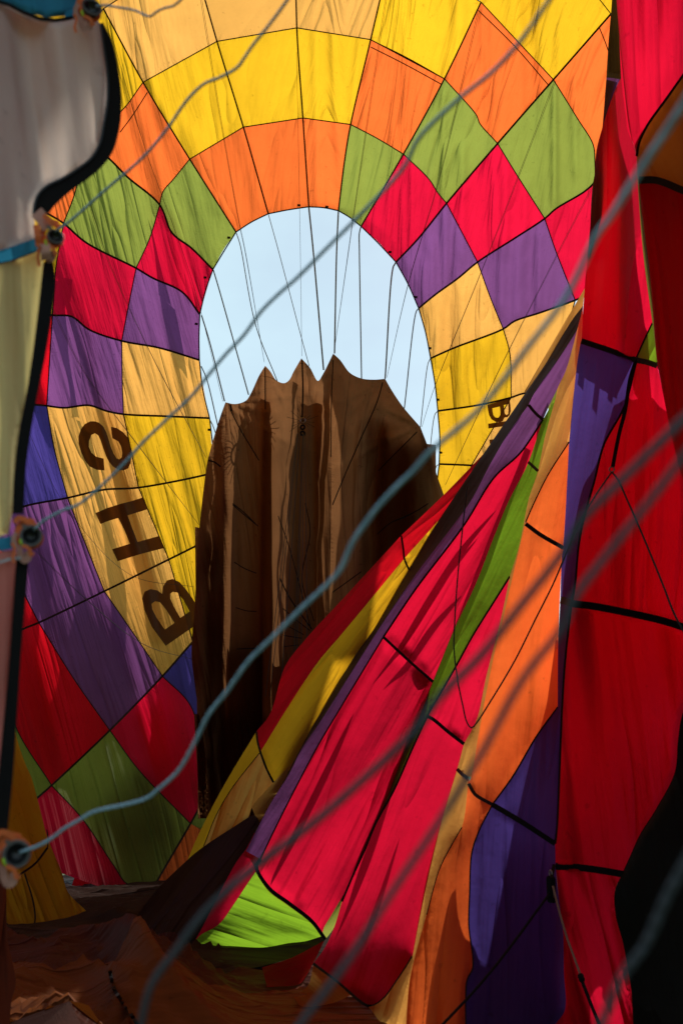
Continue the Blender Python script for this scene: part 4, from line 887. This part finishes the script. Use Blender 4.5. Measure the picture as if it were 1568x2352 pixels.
sk(None, k1([(-500,-30),(0,0),(80,25),(200,85),(340,140),(480,155),(600,135),(720,95),(800,60),(820,150),(720,128),(600,170),(480,190),(340,178),(200,122),(80,57),(0,32),(-500,10)]), skd, name='edge_tape', mat=BLACK, fold=(0, 0, 1), off=-0.01, seed=23)
sk('KB', k1([(-500,-200),(760,-200),(760,70),(640,115),(560,140),(400,150),(250,110),(110,50),(-500,0)]), skd, off=0.03, seed=24)
sk('KB', k1([(560,98),(640,68),(720,30),(760,60),(740,110),(650,130),(560,150)]), skd, off=-0.014, seed=25, fold=(0, 0, 1), name='webbing')
sk('KB', k1([(-500,2260),(0,2140),(100,2110),(240,2060),(330,2030),(350,2130),(240,2175),(120,2220),(0,2250),(-500,2380)]), skd, off=-0.008, seed=26, fold=(0, 0, 1), name='webbing')
ribbon('seam_tape', smooth([(x, y, float(skd(x, y))) for x, y in k1([(-500,2383),(0,2253),(120,2223),(240,2178),(350,2133)])], 6), 3, BLACK, SK, off=-0.015)
cin = smooth([(100, 603), (86, 731), (66, 878), (44, 995), (33, 1087), (29, 1180)], 8); cou = smooth([(120, 586), (128, 640), (119, 728), (106, 812), (84, 922), (62, 1061), (55, 1180)], 8)
sk('KY', np.vstack([[(-130, 625), (0, 605), (64, 587), (90, 572), (103, 585)], cin, [(20, 1225), (0, 1232), (-130, 1240)]]), skd, seed=27, ang=88)
sk(None, np.vstack([cin, cou[::-1]]), skd, name='edge_tape', mat=BLACK, fold=(0, 0, 1), off=-0.012, seed=28)
sk('KB', [(-130, 1245), (0, 1236), (30, 1231), (38, 1258), (0, 1266), (-130, 1280)], skd, off=-0.008, seed=29, fold=(0, 0, 1), name='webbing')
pin = smooth([(40, 1270), (37, 1295), (22, 1515), (5, 1697), (-4, 1793), (-12, 1920)], 8); pou = smooth([(64, 1270), (66, 1287), (51, 1478), (40, 1643), (31, 1780), (18, 1911), (12, 1960)], 8)
sk('KP', np.vstack([[(-130, 1285), (0, 1268), (34, 1262)], pin, [(-130, 1920)]]), skd, seed=30, ang=92)
sk(None, np.vstack([pin, pou[::-1]]), skd, name='edge_tape', mat=BLACK, fold=(0, 0, 1), off=-0.012, seed=31)
ribbon('draw_tape', smooth([(x, y, float(skd(x, y))-0.02) for x, y in [(-60, 1300), (0, 1291), (20, 1285), (60, 1280)]], 6), 7, plain('grey_tape', (0.35, 0.33, 0.34)), SK, off=-0.01)

ORANGE = plain('orange_kevlar_webbing', (0.62, 0.13, 0.035), rough=0.75, scale=90, noise=0.35, bump=0.5)
PINK = plain('faded_pink_webbing', (0.45, 0.22, 0.17), rough=0.8, scale=90, noise=0.3, bump=0.4)
LIME = plain('lime_thread', (0.30, 0.50, 0.02), rough=0.6)
CUPM = plain('black_rubber_cup', (0.008, 0.008, 0.009), rough=0.3, spec=0.5)
GREYR = plain('grey_cup_rim', (0.09, 0.08, 0.075), rough=0.5)
BLACK2 = BLACK
def lathe(name, c, axis, prof, mat, parent, n=20):
    ax_ = Vector(axis).normalized(); a = ax_.orthogonal().normalized(); b = ax_.cross(a); V = []; F = []
    for (r, z) in prof:
        for i in range(n):
            th = 2*math.pi*i/n; V.append(Vector(c)+ax_*z+(a*math.cos(th)+b*math.sin(th))*r)
    for k in range(len(prof)-1):
        for i in range(n):
            F.append((k*n+i, k*n+(i+1) % n, (k+1)*n+(i+1) % n, (k+1)*n+i))
    return obj_from(name, V, F, mat, parent)
def strapP(name, pts, w, mat, parent):
    """webbing strap: bent band of real thickness through (x, y, distance) points"""
    return ribbon(name, smooth(np.asarray(pts, float), 2.5), w, mat, parent, off=0.0, thick=0.006)
strapP('webbing', [(84, 486, 2.38), (94, 498, 2.37), (104, 512, 2.36), (112, 524, 2.36)], 30, PINK, SK)
strapP('webbing', [(84, 516, 2.36), (87, 540, 2.35), (90, 566, 2.36)], 15, ORANGE, SK)
strapP('webbing', [(103, 560, 2.35), (105, 578, 2.34), (107, 598, 2.35)], 24, PINK, SK)
strapP('webbing', [(92, 566, 2.34), (88, 590, 2.34), (91, 612, 2.34)], 8, ORANGE, SK)
strapP('webbing', [(100, 494, 2.35), (114, 504, 2.34), (124, 516, 2.34)], 12, ORANGE, SK)
CUPS = [(212, 16, 2.48, 20, (0.5, -1, 0.1)), (128, 543, 2.36, 17, (0.55, -1, 0.15)), (72, 1231, 2.20, 22, (0.25, -1, 0.05)), (39, 1962, 2.02, 27, (0.3, -1, 0.0))]
for (x, y, d, rp, axv) in CUPS:
    R = rp/FPX*d; c = P3(x, y, d)
    asm = SK
    lathe('rope_eye', c, axv, [(R*0.2, -R*1.6), (R*0.85, -R*1.5), (R*1.0, -R*0.6), (R*1.02, 0), (R*0.92, R*0.12), (R*0.80, R*0.02), (R*0.74, -R*0.5), (R*0.02, -R*0.7)], CUPM, asm)
    V, F = ring_mesh(c, R*1.06, R*0.13, axv, 24); obj_from('eye_rim', V, F, GREYR, asm)
    V, F = ring_mesh(c-np.array(Vector(axv).normalized())*R*0.9, R*0.95, R*0.30, axv, 24); obj_from('webbing_collar', V, F, ORANGE, asm)
    s_ = max(rp/22.0, 0.95)
    for k, (pts, w, mt) in enumerate(([[(-30, 30), (-34, 5), (-26, -22), (-10, -34), (8, -30)], 15, ORANGE], [[(-38, -30), (-30, -40), (-14, -38), (0, -26), (16, -24)], 12, ORANGE], [[(-34, -8), (-40, 8), (-34, 24), (-22, 30)], 11, PINK],
                                      [[(-26, 26), (-24, 44), (-16, 56), (-6, 50), (-8, 34)], 15, PINK], [[(-20, 22), (-4, 30), (0, 44), (6, 38)], 8, ORANGE], [[(-44, 16), (-38, 30), (-42, 50), (-38, 62)], 6, ORANGE], [[(-20, -26), (-14, -20), (-8, -22)], 8, GREYR])):
        strapP('webbing', [(x+a*s_, y+b*s_, d+0.02-0.008*k) for a, b in pts], w*s_, mt, asm)
    strapP('marker_thread', [(x-25*s_, y+8*s_, d-0.045), (x-24*s_, y+14*s_, d-0.047), (x-21*s_, y+21*s_, d-0.045)], 5*s_, LIME, asm)

# ------------------------------------------------------------------ ropes across the foreground
rm, N, Lk, out = nodes('blue_grey_rope')
geo = N.new('ShaderNodeNewGeometry')
wv = N.new('ShaderNodeTexWave'); wv.inputs['Scale'].default_value = 90; wv.inputs['Distortion'].default_value = 1.0; wv.bands_direction = 'DIAGONAL'
Lk(geo.outputs['Position'], wv.inputs['Vector'])
nn = N.new('ShaderNodeTexNoise'); nn.inputs['Scale'].default_value = 25; Lk(geo.outputs['Position'], nn.inputs['Vector'])
rr = N.new('ShaderNodeValToRGB'); rr.color_ramp.elements[0].color = (0.18, 0.33, 0.44, 1); rr.color_ramp.elements[1].color = (0.40, 0.60, 0.74, 1)
Lk(math_(N, Lk, 'MULTIPLY_ADD', wv.outputs['Fac'], 0.5, math_(N, Lk, 'MULTIPLY', nn.outputs['Fac'], 0.5)), rr.inputs[0])
rp_ = N.new('ShaderNodeBsdfPrincipled'); rp_.inputs['Roughness'].default_value = 0.75; Lk(rr.outputs[0], rp_.inputs['Base Color'])
rb = N.new('ShaderNodeBump'); rb.inputs['Strength'].default_value = 0.6; rb.inputs['Distance'].default_value = 0.003; Lk(wv.outputs['Fac'], rb.inputs['Height']); Lk(rb.outputs[0], rp_.inputs['Normal'])
Lk(rp_.outputs[0], out.inputs['Surface'])
ROPES = [
 ('=222,14 240,12 272,17 310,24 345,38 360,27 380,18 398,14 415,0 440,-25', (2.46, 2.2), 0.00270, 'thin blue-grey rope running from the topmost rope eye along the picture top'),
 ('=128,531 145,520 165,505 205,470 250,430 330,360 385,295 430,230 470,192 505,178 545,155 560,135 580,105 620,55 660,0 700,-60', (2.36, 1.9), 0.00322, 'blue-grey rope from the eye of the white skirt scallop up across yellow panels'),
 ('=80,1217 98,1198 122,1184 150,1170 175,1162 200,1145 245,1105 290,1060 330,1015 385,962 440,910 480,860 520,812 560,770 600,715 640,675 680,640 760,560 850,470 930,380 960,320 1050,230 1130,165 1190,100 1260,0 1300,-70', (2.2, 1.7, 1.25), 0.00334, 'blue-grey rope from the cream skirt panel crossing the bright opening'),
 ('=46,1958 90,1942 120,1925 150,1902 180,1885 215,1865 300,1845 340,1832 365,1812 410,1770 450,1700 480,1640 520,1590 570,1520 620,1470 690,1400 780,1310 810,1245 880,1150 950,1080 985,1040 1090,950 1150,880 1210,800 1300,680 1370,540 1400,500 1450,420 1568,240 1640,120', (2.02, 1.5, 1.1, 0.85), 0.00357, 'long blue-grey rope from the lowest rope eye crossing the brown valve'),
 ('=318,2420 325,2352 345,2270 372,2225 400,2190 450,2120 490,2075 545,2025 600,1980 720,1890 840,1785 950,1680 1010,1600 1100,1510 1200,1385 1290,1270 1340,1190 1430,1100 1568,965 1640,900', (1.05, 0.85, 0.75), 0.00380, 'blurred grey rope rising from the lower left floor across the crimson folds'),
 ('=650,2420 690,2352 760,2260 830,2160 900,2050 1000,1900 1100,1740 1200,1560 1290,1440 1318,1375 1380,1290 1480,1165 1568,1050 1640,960', (0.9, 0.75), 0.00334, 'blurred grey rope rising from the bottom middle across the orange gore'),
 ('=1350,2420 1380,2352 1430,2240 1480,2170 1530,2060 1568,1990 1640,1860', (0.8, 0.7), 0.00357, 'short blurred grey rope in the dark lower right corner')]
rm2 = rm.copy(); rm2.name = 'shaded_rope'  # darker copy for the near ropes: their dimmer light put into the colour
for nd_ in rm2.node_tree.nodes:
    if nd_.type == 'VALTORGB':
        nd_.color_ramp.elements[0].color = (0.022, 0.026, 0.034, 1); nd_.color_ramp.elements[1].color = (0.07, 0.08, 0.10, 1)
for s_, dep, r, lab in ROPES:
    p = q(s_, dep); P = lift(smooth(p, 9))
    tag(tube('rope', P, r, rm2 if 'blurred grey' in lab else rm, None, sides=10), lab, 'rope', 'blue-grey ropes across the foreground')

# ------------------------------------------------------------------ hanging cords and the pulley at the right
hl = thing('hanging_cord', 'thin black cord hanging in a long loop before the crimson and orange folds', 'cord')
tube('cord', lift(smooth(q('=1072,1120 1062,1210 1050,1330 1043,1440 1042,1490 1050,1560 1062,1620 1072,1660 1082,1672 1094,1660 1120,1620 1180,1520 1230,1420 1270,1340 1300,1270 1330,1200 1365,1140 1396,1095 1404,1084', (7.2, 6.4)), 8)), 0.0055, CORD, hl, sides=6)
tube('cord', lift(smooth(q('=1404,1084 1418,1102 1440,1150 1475,1230 1520,1340 1552,1420 1600,1500', (6.4, 5.8)), 8)), 0.0065, CORD, hl, sides=6)
tape2 = ribbon('webbing', smooth(q('=1458,832 1446,870 1435,940 1420,1000 1406,1072', (6.75, 6.42)), 8), [9]*len(smooth(q('=1458,832 1446,870 1435,940 1420,1000 1406,1072', (6.75, 6.42)), 8)), BLACK, hl, off=-0.03, thick=0.008)
V, F = ring_mesh(P3(1404, 1078, 6.4), 0.016, 0.004, (0.4, 1, 0)); obj_from('snap_ring', V, F, STEEL, hl)
pb = thing('pulley_block', 'black pulley block hanging on webbing against the indigo gore', 'pulley')
pcen = P3(1265.5, 2042, 5.8)
def capsule(name, c, w, h, t, mat, parent):
    V = []; n = 24
    for s_ in (-1, -0.7, 0.7, 1):
        k_ = 0.82 if abs(s_) == 1 else 1.0
        for i in range(n):
            th = 2*math.pi*i/n; x_ = math.cos(th)*w*k_; z_ = math.sin(th)*w*k_+(h-w)*(1 if math.sin(th) >= 0 else -1)
            V.append(c+np.array([x_, s_*t, z_]))
    F = [(r*n+i, r*n+(i+1) % n, (r+1)*n+(i+1) % n, (r+1)*n+i) for r in range(3) for i in range(n)]+[tuple(range(n))[::-1], tuple(range(3*n, 4*n))]
    return obj_from(name, V, F, mat, parent)
capsule('cheek', pcen+np.array([-0.012, -0.012, 0]), 0.018, 0.075, 0.006, BLACK, pb); capsule('cheek', pcen+np.array([0.010, 0.012, -0.004]), 0.018, 0.075, 0.006, BLACK, pb)
lathe('sheave', pcen+np.array([0, -0.006, -0.03]), (0, 1, 0), [(0.003, 0), (0.02, 0), (0.016, 0.006), (0.02, 0.012), (0.003, 0.012)], STEEL, pb)
V, F = ring_mesh(pcen+np.array([0, 0, 0.088]), 0.016, 0.0045, (1, 0.3, 0)); obj_from('shackle', V, F, STEEL, pb)
ribbon('webbing', smooth(q('=1272,1985 1268,2005 1266,2016', (5.95, 5.8)), 4), 8, BLACK, pb, off=-0.03, thick=0.008)
tag(tube('black_cord', lift(smooth(q('=1262,2052 1230,2095 1190,2150 1140,2215 1085,2280 1010,2360 980,2395', (5.75, 5.2)), 8)), 0.0075, BLACK, None, sides=7), 'rough black cord slanting from the pulley to the bottom edge', 'cord')
tc_ = thing('tan_cord', 'tan line from the pulley knotted to a black cord on crimson folds', 'cord')
TAN = plain('tan_line', (0.22, 0.12, 0.08), rough=0.7)
tube('line', lift(smooth(q('=1269,2035 1280,2080 1300,2150 1318,2200 1333,2242', (5.75, 5.5)), 6)), 0.0065, TAN, tc_, sides=7)
tube('cord', lift(smooth(q('=1333,2246 1350,2290 1380,2365 1400,2410', (5.5, 5.3)), 6)), 0.010, BLACK, tc_, sides=7)
lathe('knot', P3(1333.5, 2245, 5.49), (0.35, 0.1, -1), [(0.004, -0.022), (0.014, -0.018), (0.019, -0.006), (0.015, 0.002), (0.019, 0.010), (0.013, 0.022), (0.004, 0.026)], BLACK, tc_, n=10)
